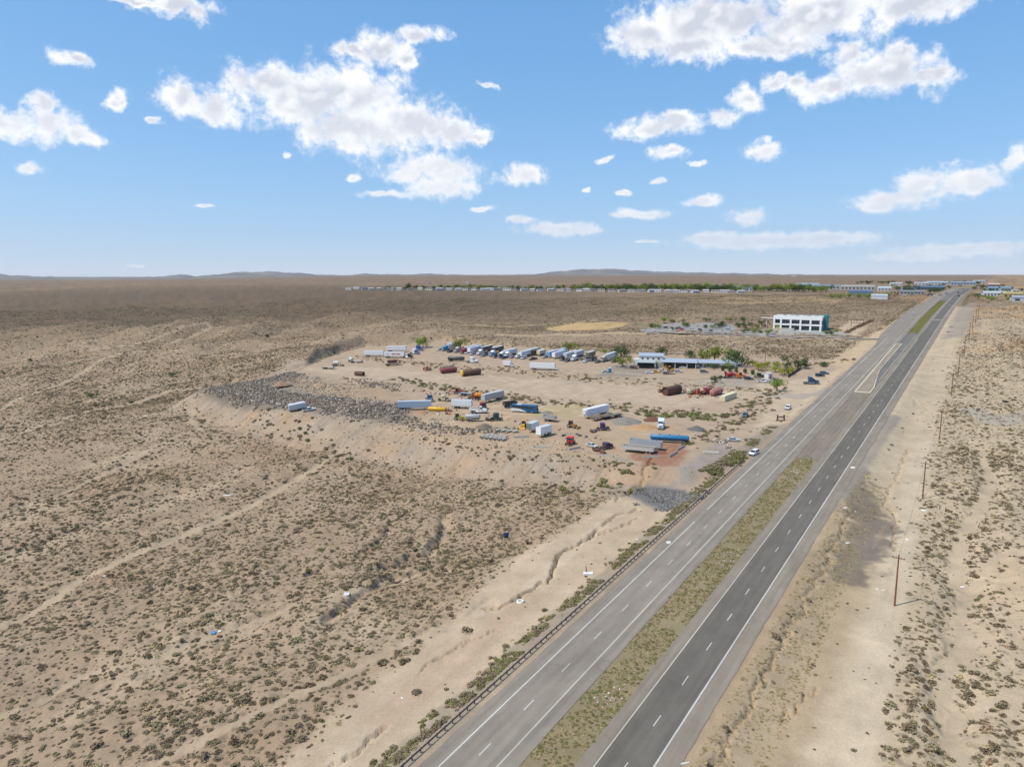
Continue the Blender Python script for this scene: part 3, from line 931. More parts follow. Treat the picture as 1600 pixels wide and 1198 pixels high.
# median grass and low weeds
band(9000, lambda n, s: -47.8 + rng.uniform(-3.4, 3.4, n) * np.clip((s_end + 4 - s) / 12, .15, 1) ** .5, 40, s_end + 4, MEDB + DRYB + GRNB[:1], 'median_grass', .35, .8, 'olive and straw coloured weeds filling the highway median', 'grass', (.5, .9), -.25, 5)
GM = leafmat((120, 122, 58), .3, 'green_grass')
band(5000, lambda n, s: rng.uniform(-51.4, -44.6, n), s_m0 + 2, s_m1, [bush_mesh('grass_clump', 340, 60, GM, .4, .24)], 'median_lawn', .8, 1.3, 'green grass strip in the median beyond the crossing', 'grass', (.35, .6), -.9, 5)
# verge weeds below the guard rail and beside the dark carriageway
band(2600, lambda n, s: -66.8 - np.abs(rng.normal(0, 1.9, n)), 40, 285, GRNB + BUSH[:3] + DRYB[:1] + BUSH[:2], 'verge_weeds', .8, 1.9, 'green and grey weeds along the guard rail verge', 'weeds', (.6, 1.0), -.12, 11)
band(7000, lambda n, s: -30.3 + rng.uniform(0, 9, n) ** 1.0, 40, 235, DRYB + DRYB + MEDB[:1], 'verge_grass', .3, .75, 'dry straw coloured grass on the bank beside the dark carriageway', 'grass', (.4, .8), -.2, 4)
band(500, lambda n, s: -69 - rng.uniform(0, 5, n), s_m0 + 10, 900, GRNB, 'far_verge_weeds', .9, 1.7, 'green weeds lining the far left verge', 'weeds', (.5, .9), -.1, 14)

# brush rows inside the yard
def row(pts, width, n, meshes, name, smin, smax, label, cat='brush', zf=lotz, grp=None):
    poly = np.array(pl(pts, zf)); seg = np.hypot(*np.diff(poly, axis=0).T); cum = np.concatenate([[0], np.cumsum(seg)])
    t = rng.uniform(0, cum[-1], n)
    x = np.interp(t, cum, poly[:, 0]) + rng.normal(0, width, n); y = np.interp(t, cum, poly[:, 1]) + rng.normal(0, width * 1.2, n)
    sc_ = np.exp(rng.normal(0, .4, n)) * .5 * (smin + smax)
    sc_ = np.clip(sc_, smin * .5, smax)
    scatter(name, np.stack([x, y, gz(x, y) - .03], 1), np.stack([0 * x, 0 * x, rng.uniform(0, 6.28, n)], 1),
            np.stack([sc_ * 1.2, sc_ * 1.1, sc_ * .9], 1), rng.integers(0, len(meshes), n), meshes, label=label, cat=cat)
row([(560,558),(640,566),(700,573),(790,578),(880,588),(960,596),(1060,600),(1190,612)], 4.0, 420, BUSH + DRYB * 3 + GRNB[:1], 'yard_brush', .9, 2.6, 'brush row between the truck park and the graded lane')
row([(620,592),(680,604),(720,610),(790,618),(850,628),(950,634),(1050,645),(1100,650),(1150,650),(1180,632),(1215,606)], 3.4, 420, BUSH + GRNB[:2], 'yard_brush', .9, 3.0, 'brush row between the graded lane and the scrap yard')
row([(1010,648),(1060,650),(1110,652)], 2.5, 60, BUSH[:2] + GRNB, 'yard_brush', 2.0, 3.6, 'tall green-grey bushes behind the gravel heaps')
row([(1068,700),(1090,685),(1120,672),(1160,655)], 2.0, 60, BUSH + GRNB, 'yard_brush', 1.0, 2.6, 'bushes along the frontage east of the blue tank')
row([(1105,735),(1130,725),(1150,715),(1163,708)], 1.3, 90, GRNB + BUSH[:2], 'yard_brush', 1.0, 2.4, 'green weeds at the upper end of the guard rail')
row([(650,680),(760,700),(860,712),(950,722),(1020,730)], 1.5, 90, BUSH + GRNB[:1], 'crest_brush', .7, 2.0, 'scattered brush along the crest of the yard embankment')
row([(850,740),(920,745),(975,735),(1000,748)], 3.0, 26, BUSH + GRNB, 'crest_brush', 1.4, 3.4, 'round bushes at the foot of the yard embankment')
row([(400,640),(440,652),(480,662),(560,690)], 3.5, 60, BUSH + GRNB[:1], 'crest_brush', 1.2, 3.0, 'brush below the rubble slope')
row([(1240,572),(1290,568),(1330,563)], 2.0, 40, BUSH + GRNB, 'yard_brush', 1.0, 2.6, 'brush along the north edge of the frontage')

# rubble and gravel
def rock_mesh(name, seed, mat):
    g = np.random.default_rng(seed)
    V = np.array([(-1, -1, -1), (1, -1, -1), (1, 1, -1), (-1, 1, -1), (-1, -1, 1), (1, -1, 1), (1, 1, 1), (-1, 1, 1)], float)
    V *= g.uniform(.45, 1.0, V.shape) * np.array([1.2, .8, .6])
    F = [(0, 3, 2, 1), (4, 5, 6, 7), (0, 1, 5, 4), (1, 2, 6, 5), (2, 3, 7, 6), (3, 0, 4, 7)]
    return mesh_np(name, V * .5, F, mat)
def rockmat(rgb): return paint(rgb, .95, 0, .35)
RK = [rock_mesh('concrete_chunk', 400 + k, rockmat(c)) for k, c in enumerate([(146, 134, 119), (112, 101, 90), (90, 81, 73), (130, 114, 97), (198, 189, 174), (100, 92, 85)])]
KEEP = [march(465, 641, gz), march(482, 642, gz)]
def rocks(name, poly, n, smin, smax, meshes, label, zf=lotz, lift=0.0, power=2.2):
    P_ = np.array(pl(poly, zf))
    lo, hi = P_.min(0), P_.max(0)
    x = rng.uniform(lo[0], hi[0], n * 3); y = rng.uniform(lo[1], hi[1], n * 3)
    d = poly_sd(x, y, [tuple(p) for p in P_], 30) + 9 * fbm(x, y, 10, 3, .6, 44.) - np.abs(rng.normal(0, 3, len(x)))
    m = d > 0
    for (kx, ky) in KEEP: m &= np.hypot(x - kx, y - ky) > 6.5
    x, y = x[m][:n], y[m][:n]; k = len(x)
    s_ = smin + (smax - smin) * rng.uniform(0, 1, k) ** power
    return scatter(name, np.stack([x, y, gz(x, y) + .1 * s_ + lift], 1), rng.uniform(-3, 3, (k, 3)) * np.array([.25, .25, 1]), np.stack([s_, s_, s_], 1),
            rng.integers(0, len(meshes), k), meshes, label=label, cat='rubble')
rocks('rubble', [(318,606),(360,597),(420,588),(475,584),(520,598),(560,606),(560,616),(600,622),(645,630),(645,664),(580,664),(500,652),(400,636)], 3000, .25, 1.3, RK[:2] + RK[3:5], 'scattered stones and soil around the concrete rubble')
rocks('rubble', RUBPX, 15000, .2, 1.35, RK + RK[:2] + RK[3:4], 'broken concrete rubble spread over the west end of the yard')
rocks('rubble', [(530,588),(600,596),(640,604),(620,612),(560,606)], 700, .3, 1.2, RK[1:4], 'earth and stone spoil beside the graded lane')
rocks('rubble', [(620,650),(660,652),(700,660),(760,668),(820,664),(800,678),(740,680),(680,684),(630,668)], 900, .3, 1.3, RK, 'stone spoil beside the yellow tank')
rocks('rubble', [(1098,688),(1120,686),(1150,698),(1145,706),(1120,698)], 160, .5, 1.5, RK[3:5], 'pale boulders beside the silver car')
GRV = [rock_mesh('gravel_stone', 420 + k, rockmat(c)) for k, c in enumerate([(112, 110, 108), (90, 88, 86), (136, 133, 130)])]
rocks('gravel', [(978,772),(1010,758),(1060,764),(1112,768),(1090,782),(1050,796),(1010,788)], 6000, .25, .8, GRV, 'dark grey gravel apron beside the highway', smooth_nat)
rocks('slope_stones', [(470,655),(600,668),(750,698),(930,722),(1000,735),(940,760),(820,752),(700,735),(560,702)], 2600, .2, .8, RK[:2] + RK[3:5], 'loose stones on the yard embankment', smooth_nat, power=3.5)
SC = [rock_mesh('scrap_bit', 430 + k, paint(c, .7, 0, .4)) for k, c in enumerate([(96, 70, 58), (70, 66, 64), (170, 160, 146), (196, 96, 50), (60, 90, 130), (214, 206, 190)])]
rocks('yard_scrap', [(630,648),(700,656),(800,664),(900,690),(960,706),(980,700),(940,684),(860,668),(780,648),(700,640)], 420, .3, 1.5, SC, 'small scrap and parts littering the scrap yard', power=3)
rocks('yard_scrap', [(630,612),(700,622),(780,632),(800,628),(740,612),(690,606)], 220, .3, 1.4, SC, 'small scrap around the stripped chassis and mixer drum', power=3)
rocks('yard_scrap', [(560,556),(640,568),(760,580),(900,596),(960,592),(860,580),(740,570),(600,556)], 300, .3, 1.3, SC[:3], 'small scrap between the tanks and the truck park', power=3)
rocks('yard_scrap', [(680,544),(800,552),(900,560),(980,566),(980,560),(900,553),(800,546),(690,538)], 160, .4, 1.6, SC, 'clutter behind the truck row', power=2)
rocks('yard_scrap', [(1030,606),(1110,610),(1130,622),(1090,622),(1040,618)], 160, .3, 1.4, SC[:4], 'scrap around the huge culvert and tanks', power=2.5)
WH = [rock_mesh('litter_scrap', 440 + k, paint((235, 232, 226), .7, 0, .1)) for k in range(2)]
def litter():
    s = rng.uniform(50, 250, 900); e = -47.6 + rng.normal(0, 1.3, 900)
    x, y = xy_of(e, s); m = fbm(x, y, 14, 2, .5, 66.) > .12; x, y = x[m], y[m]; k = len(x)
    s_ = rng.uniform(.1, .32, k)
    scatter('litter', np.stack([x, y, gz(x, y) + .05], 1), rng.uniform(-1, 1, (k, 3)), np.stack([s_, s_, s_ * .5], 1), rng.integers(0, 2, k), WH, label='white litter scattered through the median weeds', cat='litter')
litter()

# heaps of gravel and soil, each a mound of its own
def heap(px, py, r, h, rgb, label, seed=1):
    x, y, z = at(px, py)
    n, k = 22, 9
    g = np.random.default_rng(seed); V = [(0, 0, h)]
    for i in range(1, k):
        for j in range(n):
            a = 2 * math.pi * j / n; rr = r * i / (k - 1)
            rr *= 1 + .12 * math.sin(3 * a + seed) + .08 * math.sin(7 * a)
            zz = h * (1 - (i / (k - 1)) ** 1.15) + g.normal(0, .05 * h) * (i < k - 1)
            if i == k - 1: zz = -.25
            V.append((rr * math.cos(a), rr * math.sin(a), zz))
    F = [(0, 1 + j, 1 + (j + 1) % n) for j in range(n)]
    for i in range(k - 2):
        for j in range(n):
            a = 1 + i * n + j; b = 1 + i * n + (j + 1) % n
            F.append((a, a + n, b + n, b))
    me = bpy.data.meshes.new('heap'); me.from_pydata(V, [], F)
    m, N, b = newmat('heap_soil')
    tc = N.n('ShaderNodeTexCoord'); nz = N.noise(tc.outputs['Object'], 2.5, 5, .7)
    c = lin(rgb)
    N.t.links.new(N.mixc(N.ramp(nz, .3, .7), tuple(v * .5 for v in c), tuple(v * .85 for v in c)), b.inputs['Base Color'])
    b.inputs['Roughness'].default_value = .95
    me.materials.append(m); me.polygons.foreach_set('use_smooth', np.ones(len(F), bool))
    o = link(bpy.data.objects.new('heap', me)); o.location = (x, y, z)
    tag(o, label, 'heap')
heap(978,659,6.5,2.0,(150,142,130),'wide grey gravel heap behind the flatbed trailers',2)
heap(1020,656,4.2,1.5,(128,82,66),'dark red cinder heap next to the grey gravel heap',3)
heap(1012,667,4.0,.9,(192,150,106),'low orange sand heap in front of the red cinder heap',4)
heap(1089,671,3.6,1.6,(116,112,108),'dark grey gravel heap by the frontage bushes',5)
heap(757,668,3.6,1.7,(128,112,96),'brown earth heap behind the stacked concrete pipes',6)
heap(440,601,5.0,1.6,(168,134,106),'brown earth heap on the rubble field',7)
heap(498,602,4.2,1.4,(186,158,126),'pale sand heap beside the rubble field',8)
heap(1022,706,4.5,.9,(150,98,76),'low red cinder spread beside the blue tank trailer',9)
heap(855,645,3.0,1.1,(150,138,122),'small grey gravel heap behind the dump trailer',10)
heap(660,645,3.2,1.2,(180,140,110),'pinkish earth heap under the pale blue trailer',11)
#PART4
# ------------------------------------------------------------------ mesh builder
class MB:
    def __init__(self): self.v = []; self.f = []
    def add(self, V, F):
        o = len(self.v); self.v += V; self.f += [tuple(i + o for i in f) for f in F]; return self
    def box(self, c, s, top=(1, 1), sh=(0, 0)):
        x, y, z = c; a, b, h = s[0] / 2, s[1] / 2, s[2] / 2
        V = [(x + i * a, y + j * b, z - h) for i, j in ((-1, -1), (1, -1), (1, 1), (-1, 1))]
        V += [(x + sh[0] + i * a * top[0], y + sh[1] + j * b * top[1], z + h) for i, j in ((-1, -1), (1, -1), (1, 1), (-1, 1))]
        return self.add(V, [(0, 3, 2, 1), (4, 5, 6, 7), (0, 1, 5, 4), (1, 2, 6, 5), (2, 3, 7, 6), (3, 0, 4, 7)])
    def prism(self, prof, x0, x1, inset=0.0):
        """side outline (y, z) pushed across x"""
        n = len(prof); V = [(x0, y, z) for y, z in prof] + [(x1, y, z) for y, z in prof]
        F = [tuple(range(n - 1, -1, -1)), tuple(range(n, 2 * n))]
        F += [(i, (i + 1) % n, n + (i + 1) % n, n + i) for i in range(n)]
        return self.add(V, F)
    def lathe(self, prof, c=(0, 0, 0), axis='y', n=18, hollow=False):
        """rings (t, r) along an axis"""
        V = []
        for t, r in prof:
            for k in range(n):
                a = 2 * math.pi * k / n; p, q = r * math.cos(a), r * math.sin(a)
                V.append({'y': (p + c[0], t + c[1], q + c[2]), 'x': (t + c[0], p + c[1], q + c[2]), 'z': (p + c[0], q + c[1], t + c[2])}[axis])
        F = []; m = len(prof)
        for i in range(m - 1):
            for k in range(n):
                F.append((i * n + k, i * n + (k + 1) % n, (i + 1) * n + (k + 1) % n, (i + 1) * n + k))
        if not hollow:
            F.append(tuple(range(n - 1, -1, -1))); F.append(tuple(range((m - 1) * n, m * n)))
        return self.add(V, F)
    def cyl(self, c, r, l, axis='x', n=14): return self.lathe([(-l / 2, r), (l / 2, r)], c, axis, n)
    def bar(self, a, b, w, h=None):
        a = Vector(a); b = Vector(b); d = (b - a).normalized(); h = h or w
        u = d.cross(Vector((0, 0, 1)));
        if u.length < .01: u = Vector((1, 0, 0))
        u.normalize(); t = u.cross(d)
        V = [tuple(p + u * (i * w / 2) + t * (j * h / 2)) for p in (a, b) for i, j in ((-1, -1), (1, -1), (1, 1), (-1, 1))]
        return self.add(V, [(0, 3, 2, 1), (4, 5, 6, 7), (0, 1, 5, 4), (1, 2, 6, 5), (2, 3, 7, 6), (3, 0, 4, 7)])
    def build(self, name, mat, parent=None, smooth=False):
        me = bpy.data.meshes.new(name); me.from_pydata(self.v, [], self.f); me.materials.append(mat)
        me.validate(); me.update()
        # outward faces
        import bmesh as _b
        bm = _b.new(); bm.from_mesh(me); _b.ops.recalc_face_normals(bm, faces=bm.faces); bm.to_mesh(me); bm.free()
        if smooth:
            me.polygons.foreach_set('use_smooth', [len(p.vertices) == 4 for p in me.polygons])
        return link(bpy.data.objects.new(name, me), parent)
def thing(name, label, cat, group=None):
    o = link(bpy.data.objects.new(name, None))
    o.empty_display_size = .3
    return tag(o, label, cat, group)
def place(o, x, y, az, tilt=True, dz=0.0, scale=1.0, half=3.0):
    a = math.radians(az); fx, fy = math.sin(a), math.cos(a); rx, ry = fy, -fx
    h = lambda p, q: float(gz(x + fx * p + rx * q, y + fy * p + ry * q))
    if tilt:
        f = Vector((fx * 2 * half, fy * 2 * half, h(half, 0) - h(-half, 0))).normalized()
        r = Vector((rx * 3, ry * 3, h(0, 1.5) - h(0, -1.5))).normalized()
        u = r.cross(f).normalized(); r = f.cross(u).normalized()
        z = (h(half, 0) + h(-half, 0) + h(0, 1.2) + h(0, -1.2)) / 4
    else:
        f = Vector((fx, fy, 0)); r = Vector((rx, ry, 0)); u = Vector((0, 0, 1)); z = h(0, 0)
    M = Matrix(((r.x, f.x, u.x, x), (r.y, f.y, u.y, y), (r.z, f.z, u.z, z + dz), (0, 0, 0, 1)))
    o.matrix_world = M @ Matrix.Scale(scale, 4)
    return o
_wm = {}
def wheel(parent, x, y, r, w, rim=True):
    key = (round(r, 2), round(w, 2))
    if key not in _wm:
        t = MB().lathe([(-w / 2, r * .86), (-w / 2 * .8, r), (w / 2 * .8, r), (w / 2, r * .86)], axis='x', n=16).build('tyre', RUBBER)
        q = MB().cyl((0, 0, 0), r * .56, w + .03, 'x', 12).build('rim', RIM)
        _wm[key] = (t.data, q.data)
        bpy.data.objects.remove(t); bpy.data.objects.remove(q)
    td, rd = _wm[key]
    o = link(bpy.data.objects.new('wheel', td), parent); o.location = (x, y, r)
    if rim: link(bpy.data.objects.new('rim', rd), o)
    return o

# ---- road vehicles (local +Y is forward)
def tractor(rgb, label, sleeper=True, px=None, group=None, roof=None, stripe=None, name='truck_tractor', cat='truck', wheels=True, hood=True):
    t = thing(name, label, cat, group)
    p = paint(rgb, .35, 0, .18)
    rear = -3.7 if sleeper else -3.2
    MB().box((0, -.1, .86), (.9, 7.2, .26)).build('chassis', DARK, t)
    MB().prism([(1.75, .75), (3.75, .72), (3.85, 1.0), (3.8, 1.75), (3.5, 1.95), (1.75, 2.12)], -.88, .88).build('hood', p, t)
    if hood:
        for sx in (-1, 1):
            MB().prism([(2.0, .85), (2.05, 1.2), (2.35, 1.42), (3.1, 1.42), (3.5, 1.15), (3.55, .85), (3.3, .85), (3.2, 1.05), (2.35, 1.08), (2.2, .85)], sx * .88, sx * 1.24).build('fender', p, t)
            MB().box((sx * 1.0, 3.62, 1.12), (.3, .2, .24)).build('headlight', paint((235, 235, 225), .2, 0, 0), t)
    MB().box((0, 3.83, 1.35), (1.05, .1, .85)).build('grille', CHROME, t)
    MB().box((0, 3.88, .62), (2.4, .22, .36)).build('bumper', CHROME, t)
    c = MB().prism([(.55, .8), (1.8, .8), (1.8, 2.08), (1.45, 2.85), (.55, 2.95)], -1.12, 1.12).build('cab', p, t)
    MB().prism([(1.815, 2.12), (1.83, 2.14), (1.53, 2.80), (1.50, 2.79)], -1.0, 1.0).build('windshield', glass(), t)
    for sx in (-1, 1):
        MB().box((sx * 1.125, 1.12, 2.4), (.03, .75, .6)).build('side_window', glass(), c)
        MB().bar((sx * 1.35, 1.75, 1.9), (sx * 1.35, 1.75, 2.6), .09, .22).build('mirror', DARK, t)
        MB().cyl((sx * 1.0, -.2, .75), .33, 1.7, 'y', 12).build('fuel_tank', CHROME, t)
        if sx > 0 or sleeper: MB().cyl((sx * 1.06, (-1.35 if sleeper else .42), 2.4), .085, 2.6, 'z', 8).build('exhaust_stack', CHROME, t)
    if sleeper:
        MB().prism([(-1.25, .85), (.55, .85), (.55, 2.95), (1.15, 2.95), (.35, 3.72), (-1.25, 3.85)], -1.2, 1.2).build('sleeper', paint(roof, .35, 0, .15) if roof else p, t)
    MB().box((0, -2.35, 1.06), (1.1, 1.1, .14)).build('fifth_wheel', DARK, t)
    if stripe: MB().box((0, .3, 1.55), (2.46, 1.3, .22)).build('stripe', paint(stripe), t)
    if wheels:
        for sx in (-1, 1):
            wheel(t, sx * 1.0, 2.75, .52, .3)
            for yy in (-1.75, -3.05): wheel(t, sx * .9, yy, .52, .58)
    return t
def trailer(rgb, label, L=16.0, H=2.9, reefer=False, roof=(205, 207, 208), group=None, name='box_trailer', z0=1.2, nose=None, gear=True, wheels=2, ribs=True, deco=None):
    t = thing(name, label, 'trailer', group)
    p = paint(rgb, .4, 0, .12)
    MB().box((0, 0, z0 + H / 2), (2.56, L, H)).build('box', p, t)
    MB().box((0, 0, z0 + H + .03), (2.5, L - .06, .06)).build('roof', paint(roof, .5, 0, .15), t)
    for sx in (-1, 1):
        MB().box((sx * .64, -L / 2 - .02, z0 + H / 2), (1.22, .05, H - .15)).build('rear_door', paint(tuple(int(v * .96) for v in rgb), .4, 0, .15), t)
        MB().box((sx * 1.285, 0, z0 + .1), (.03, L - .1, .16)).build('lower_rail', paint((150, 152, 155), .4, .4, .2), t)
        if ribs:
            m = MB()
            for k in range(int(L / 1.3)): m.box((sx * 1.29, -L / 2 + .8 + k * 1.3, z0 + H / 2), (.02, .06, H - .3))
            m.build('side_posts', p, t)
    MB().box((0, 0, z0 - .12), (1.0, L - .6, .22)).build('underframe', DARK, t)
    MB().box((0, -L / 2 + .1, .62), (2.3, .1, .12)).build('rear_bumper', DARK, t)
    if reefer: MB().box((0, L / 2 + .25, z0 + H * .62), (2.0, .5, 1.7)).build('cooling_unit', paint((222, 222, 220), .5), t)
    if nose: MB().box((0, L / 2 + .02, z0 + H / 2), (2.4, .05, H - .2)).build('front_panel', paint(nose, .4), t)
    if gear:
        for sx in (-1, 1):
            MB().bar((sx * .8, L / 2 - 3.0, 0), (sx * .8, L / 2 - 3.0, z0 - .1), .14).build('landing_leg', DARK, t)
    for sx in (-1, 1):
        for k in range(wheels): wheel(t, sx * .92, -L / 2 + 1.7 + 1.25 * k, .5, .58)
    return t
def chassis(t, L, wheels=2, z=1.0, mat=None):
    MB().box((0, 0, z), (1.0, L - .4, .3)).build('frame', mat or DARK, t)
    for sx in (-1, 1):
        for k in range(wheels): wheel(t, sx * .92, -L / 2 + 1.3 + 1.25 * k, .5, .58)
def flatbed(rgb, label, L=13.5, name='flatbed_trailer'):
    t = thing(name, label, 'trailer')
    chassis(t, L)
    m = MB(); n = int(L / .9)
    MB().box((0, 0, 1.32), (2.56, L, .14)).build('deck', paint(rgb, .8, 0, .4), t)
    for sx in (-1, 1):
        MB().box((sx * 1.29, 0, 1.3), (.08, L, .24)).build('side_rail', DARK, t)
        MB().bar((sx * .8, L / 2 - 2.4, 0), (sx * .8, L / 2 - 2.4, 1.2), .14).build('landing_leg', DARK, t)
    MB().box((0, L / 2 - .05, 1.9), (2.4, .1, 1.0)).build('headboard', paint(rgb, .8, 0, .3), t)
    return t
def tanker(rgb, label, L=13, r=1.15, name='tank_trailer', z=2.1, mat=None, frame=True, ends=None, bands=6):
    t = thing(name, label, 'tank trailer')
    m = mat or paint(rgb, .4, 0, .25)
    k = MB().lathe([(-L / 2, r * .45), (-L / 2 + .15, r * .8), (-L / 2 + .5, r), (L / 2 - .5, r), (L / 2 - .15, r * .8), (L / 2, r * .45)], (0, 0, z), 'y', 20).build('tank', m, t, True)
    for i in range(bands):
        yy = -L / 2 + .8 + i * (L - 1.6) / (bands - 1)
        MB().lathe([(yy - .06, r + .03), (yy + .06, r + .03)], (0, 0, z), 'y', 20).build('band', m, t)
    for i in range(3):
        MB().cyl((0, -L / 4 + i * L / 4, z + r + .05), .28, .2, 'z', 10).build('hatch', DARK, t)
    if frame:
        MB().box((0, 0, z - r - .05), (1.0, L - 1.0, .3)).build('frame', DARK, t)
        for sx in (-1, 1):
            MB().bar((sx * .8, L / 2 - 2.5, 0), (sx * .8, L / 2 - 2.5, z - r), .14).build('landing_leg', DARK, t)
            for q in range(2): wheel(t, sx * .92, -L / 2 + 1.3 + 1.25 * q, .5, .58)
            MB().box((sx * 1.15, -L / 2 + 1.9, 1.12), (.5, 2.7, .06)).build('mudguard', m, t)
    return t
def scrap_tank(rgb, label, L=10, r=1.5, open_end=False, end=None, name='scrap_tank', bands=5, saddle=True):
    t = thing(name, label, 'tank'); m = rust(rgb)
    if open_end:
        MB().lathe([(L / 2, r), (-L / 2, r), (-L / 2, r * .93), (L / 2, r * .93), (L / 2, r)], (0, 0, r), 'y', 24, True).build('shell', m, t, True)
    else:
        MB().lathe([(-L / 2, r * .5), (-L / 2 + .3, r * .9), (-L / 2 + .6, r), (L / 2 - .6, r), (L / 2 - .3, r * .9), (L / 2, r * .5)], (0, 0, r + .25), 'y', 22).build('shell', m, t, True)
    for i in range(bands):
        yy = -L / 2 + .7 + i * (L - 1.4) / max(1, bands - 1)
        MB().lathe([(yy - .08, r + .05), (yy + .08, r + .05)], (0, 0, r + (0 if open_end else .25)), 'y', 22).build('band', m, t)
    if end: MB().lathe([(L / 2 - .7, r + .07), (L / 2 - .1, r * .9 + .07), (L / 2 + .1, r * .5)], (0, 0, r + .25), 'y', 20).build('end_cap', paint(end, .6, 0, .3), t)
    if saddle:
        for yy in (-L / 3, L / 3): MB().box((0, yy, .25), (r * 1.5, .5, .6)).build('saddle', rust((90, 66, 54)), t)
    return t
def dump_trailer(rgb, label, L=11.5, H=1.9, ribs=12, cargo=None, name='dump_trailer'):
    t = thing(name, label, 'trailer'); p = paint(rgb, .45, .15, .2)
    z0 = 1.15
    V = MB()
    w = 1.25
    for sx in (-1, 1): V.box((sx * w, 0, z0 + H / 2), (.08, L, H))
    V.box((0, L / 2, z0 + H / 2), (2.5, .1, H)); V.box((0, -L / 2, z0 + H / 2), (2.5, .1, H)); V.box((0, 0, z0), (2.5, L, .1))
    V.build('tub', p, t)
    for sx in (-1, 1):
        for k in range(ribs): MB().box((sx * 1.32, -L / 2 + .4 + k * (L - .8) / (ribs - 1), z0 + H / 2), (.08, .12, H)).build('rib', p, t)
        MB().box((sx * 1.28, 0, z0 + H), (.16, L, .12)).build('top_rail', p, t)
    MB().box((0, 0, z0 + .2 if not cargo else z0 + H - .35), (2.4, L - .2, .1)).build('load' if cargo else 'floor', paint(cargo or (96, 88, 80), .9), t)
    MB().box((0, 0, z0 - .18), (.9, L - 1, .3)).build('frame', DARK, t)
    for sx in (-1, 1):
        for q in range(2): wheel(t, sx * .92, -L / 2 + 1.2 + 1.25 * q, .5, .58)
        MB().bar((sx * .8, L / 2 - 2.2, 0), (sx * .8, L / 2 - 2.2, z0), .14).build('landing_leg', DARK, t)
    return t
def car(rgb, label, kind='suv', group=None, name=None):
    D = {'sedan': (4.7, 1.8, 1.42), 'suv': (4.6, 1.86, 1.72), 'pickup': (5.8, 1.98, 1.85), 'van': (5.0, 1.95, 1.85)}[kind]
    L, W, H = D; w = W / 2
    t = thing(name or {'sedan': 'car', 'suv': 'car', 'pickup': 'pickup_truck', 'van': 'van'}[kind], label, 'pickup truck' if kind == 'pickup' else ('van' if kind == 'van' else 'car'), group)
    p = paint(rgb, .28, 0, .1, spec=.5)
    f, b = L / 2, -L / 2
    zb = .32; belt = {'sedan': .92, 'suv': 1.05, 'pickup': 1.15, 'van': 1.1}[kind]
    hood_y = {'sedan': .95, 'suv': 1.1, 'pickup': 1.35, 'van': 1.5}[kind]
    rear_y = {'sedan': b + 1.0, 'suv': b + .12, 'pickup': -.75, 'van': b + .1}[kind]
    MB().prism([(b, zb + .1), (b + .15, zb), (f - .15, zb), (f, zb + .15), (f - .05, belt - .2), (hood_y, belt), (rear_y if kind != 'pickup' else -.75, belt), (b + .03, belt - .03)], -w, w).build('body', p, t)
    rt = H
    g = MB()
    y0, y1 = (b + .45, hood_y - .05) if kind != 'pickup' else (-.85, hood_y - .05)
    if kind == 'sedan': y0 = b + .75
    if kind in ('suv', 'van'): y0 = b + .1
    back = .55 if kind == 'sedan' else .25
    V = [(-w + .06, y0, belt), (w - .06, y0, belt), (w - .06, y1, belt), (-w + .06, y1, belt),
         (-w + .22, y0 + back, rt - .06), (w - .22, y0 + back, rt - .06), (w - .22, y1 - .7, rt - .06), (-w + .22, y1 - .7, rt - .06)]
    g.add(V, [(0, 3, 2, 1), (4, 5, 6, 7), (0, 1, 5, 4), (1, 2, 6, 5), (2, 3, 7, 6), (3, 0, 4, 7)]).build('window_glass', glass(), t)
    MB().box((0, (y0 + back + y1 - .7) / 2, rt - .03), (W - .4, y1 - .7 - y0 - back + .1, .07)).build('roof', p, t)
    for sx in (-1, 1):
        for (ya, yb) in ((y0, y0 + back), (y1, y1 - .7)):
            MB().bar((sx * (w - .06), ya, belt), (sx * (w - .21), yb, rt - .04), .09).build('pillar', p, t)
        MB().box((sx * (w - .3), f - .04, belt - .32), (.38, .1, .16)).build('headlight', paint((235, 235, 230), .2, 0, 0), t)
        MB().box((sx * (w - .2), b + .01, belt - .22), (.3, .06, .2)).build('tail_light', paint((150, 25, 20), .3, 0, 0), t)
        for yy in (f - .85, b + .95): wheel(t, sx * (w - .1), yy, .34 if kind == 'sedan' else .38, .24)
    MB().box((0, f, zb + .18), (W * .9, .14, .2)).build('bumper', DARK, t)
    if kind == 'pickup':
        MB().box((0, (b - .8) / 2 - .0, belt + .004), (W - .35, -.95 - b, .03)).build('bed_floor', DARK, t)
    return t
def box_truck(rgb, label):
    t = thing('box_truck', label, 'truck'); p = paint(rgb, .4, 0, .1)
    MB().box((0, -1.0, 2.25), (2.4, 5.2, 2.5)).build('cargo_box', p, t)
    MB().box((0, -1.0, 3.53), (2.34, 5.14, .05)).build('box_roof', paint((210, 212, 214)), t)
    MB().prism([(1.65, .6), (3.4, .6), (3.5, 1.2), (2.9, 1.4), (2.45, 2.3), (1.65, 2.35)], -1.0, 1.0).build('cab', p, t)
    MB().prism([(2.93, 1.45), (2.96, 1.46), (2.52, 2.25), (2.49, 2.24)], -.9, .9).build('windshield', glass(), t)
    for sx in (-1, 1):
        MB().box((sx * 1.0, 2.1, 1.85), (.03, .7, .5)).build('side_window', glass(), t)
        MB().box((sx * .7, 3.45, .95), (.35, .1, .2)).build('headlight', paint((235, 235, 225), .2, 0, 0), t)
        wheel(t, sx * .9, 2.6, .42, .26); wheel(t, sx * .85, -2.0, .42, .5)
    MB().box((0, -.3, .75), (.9, 6.4, .25)).build('chassis', DARK, t)
    MB().box((0, -3.63, 2.2), (2.2, .05, 2.3)).build('rear_door', paint((225, 225, 222)), t)
    return t
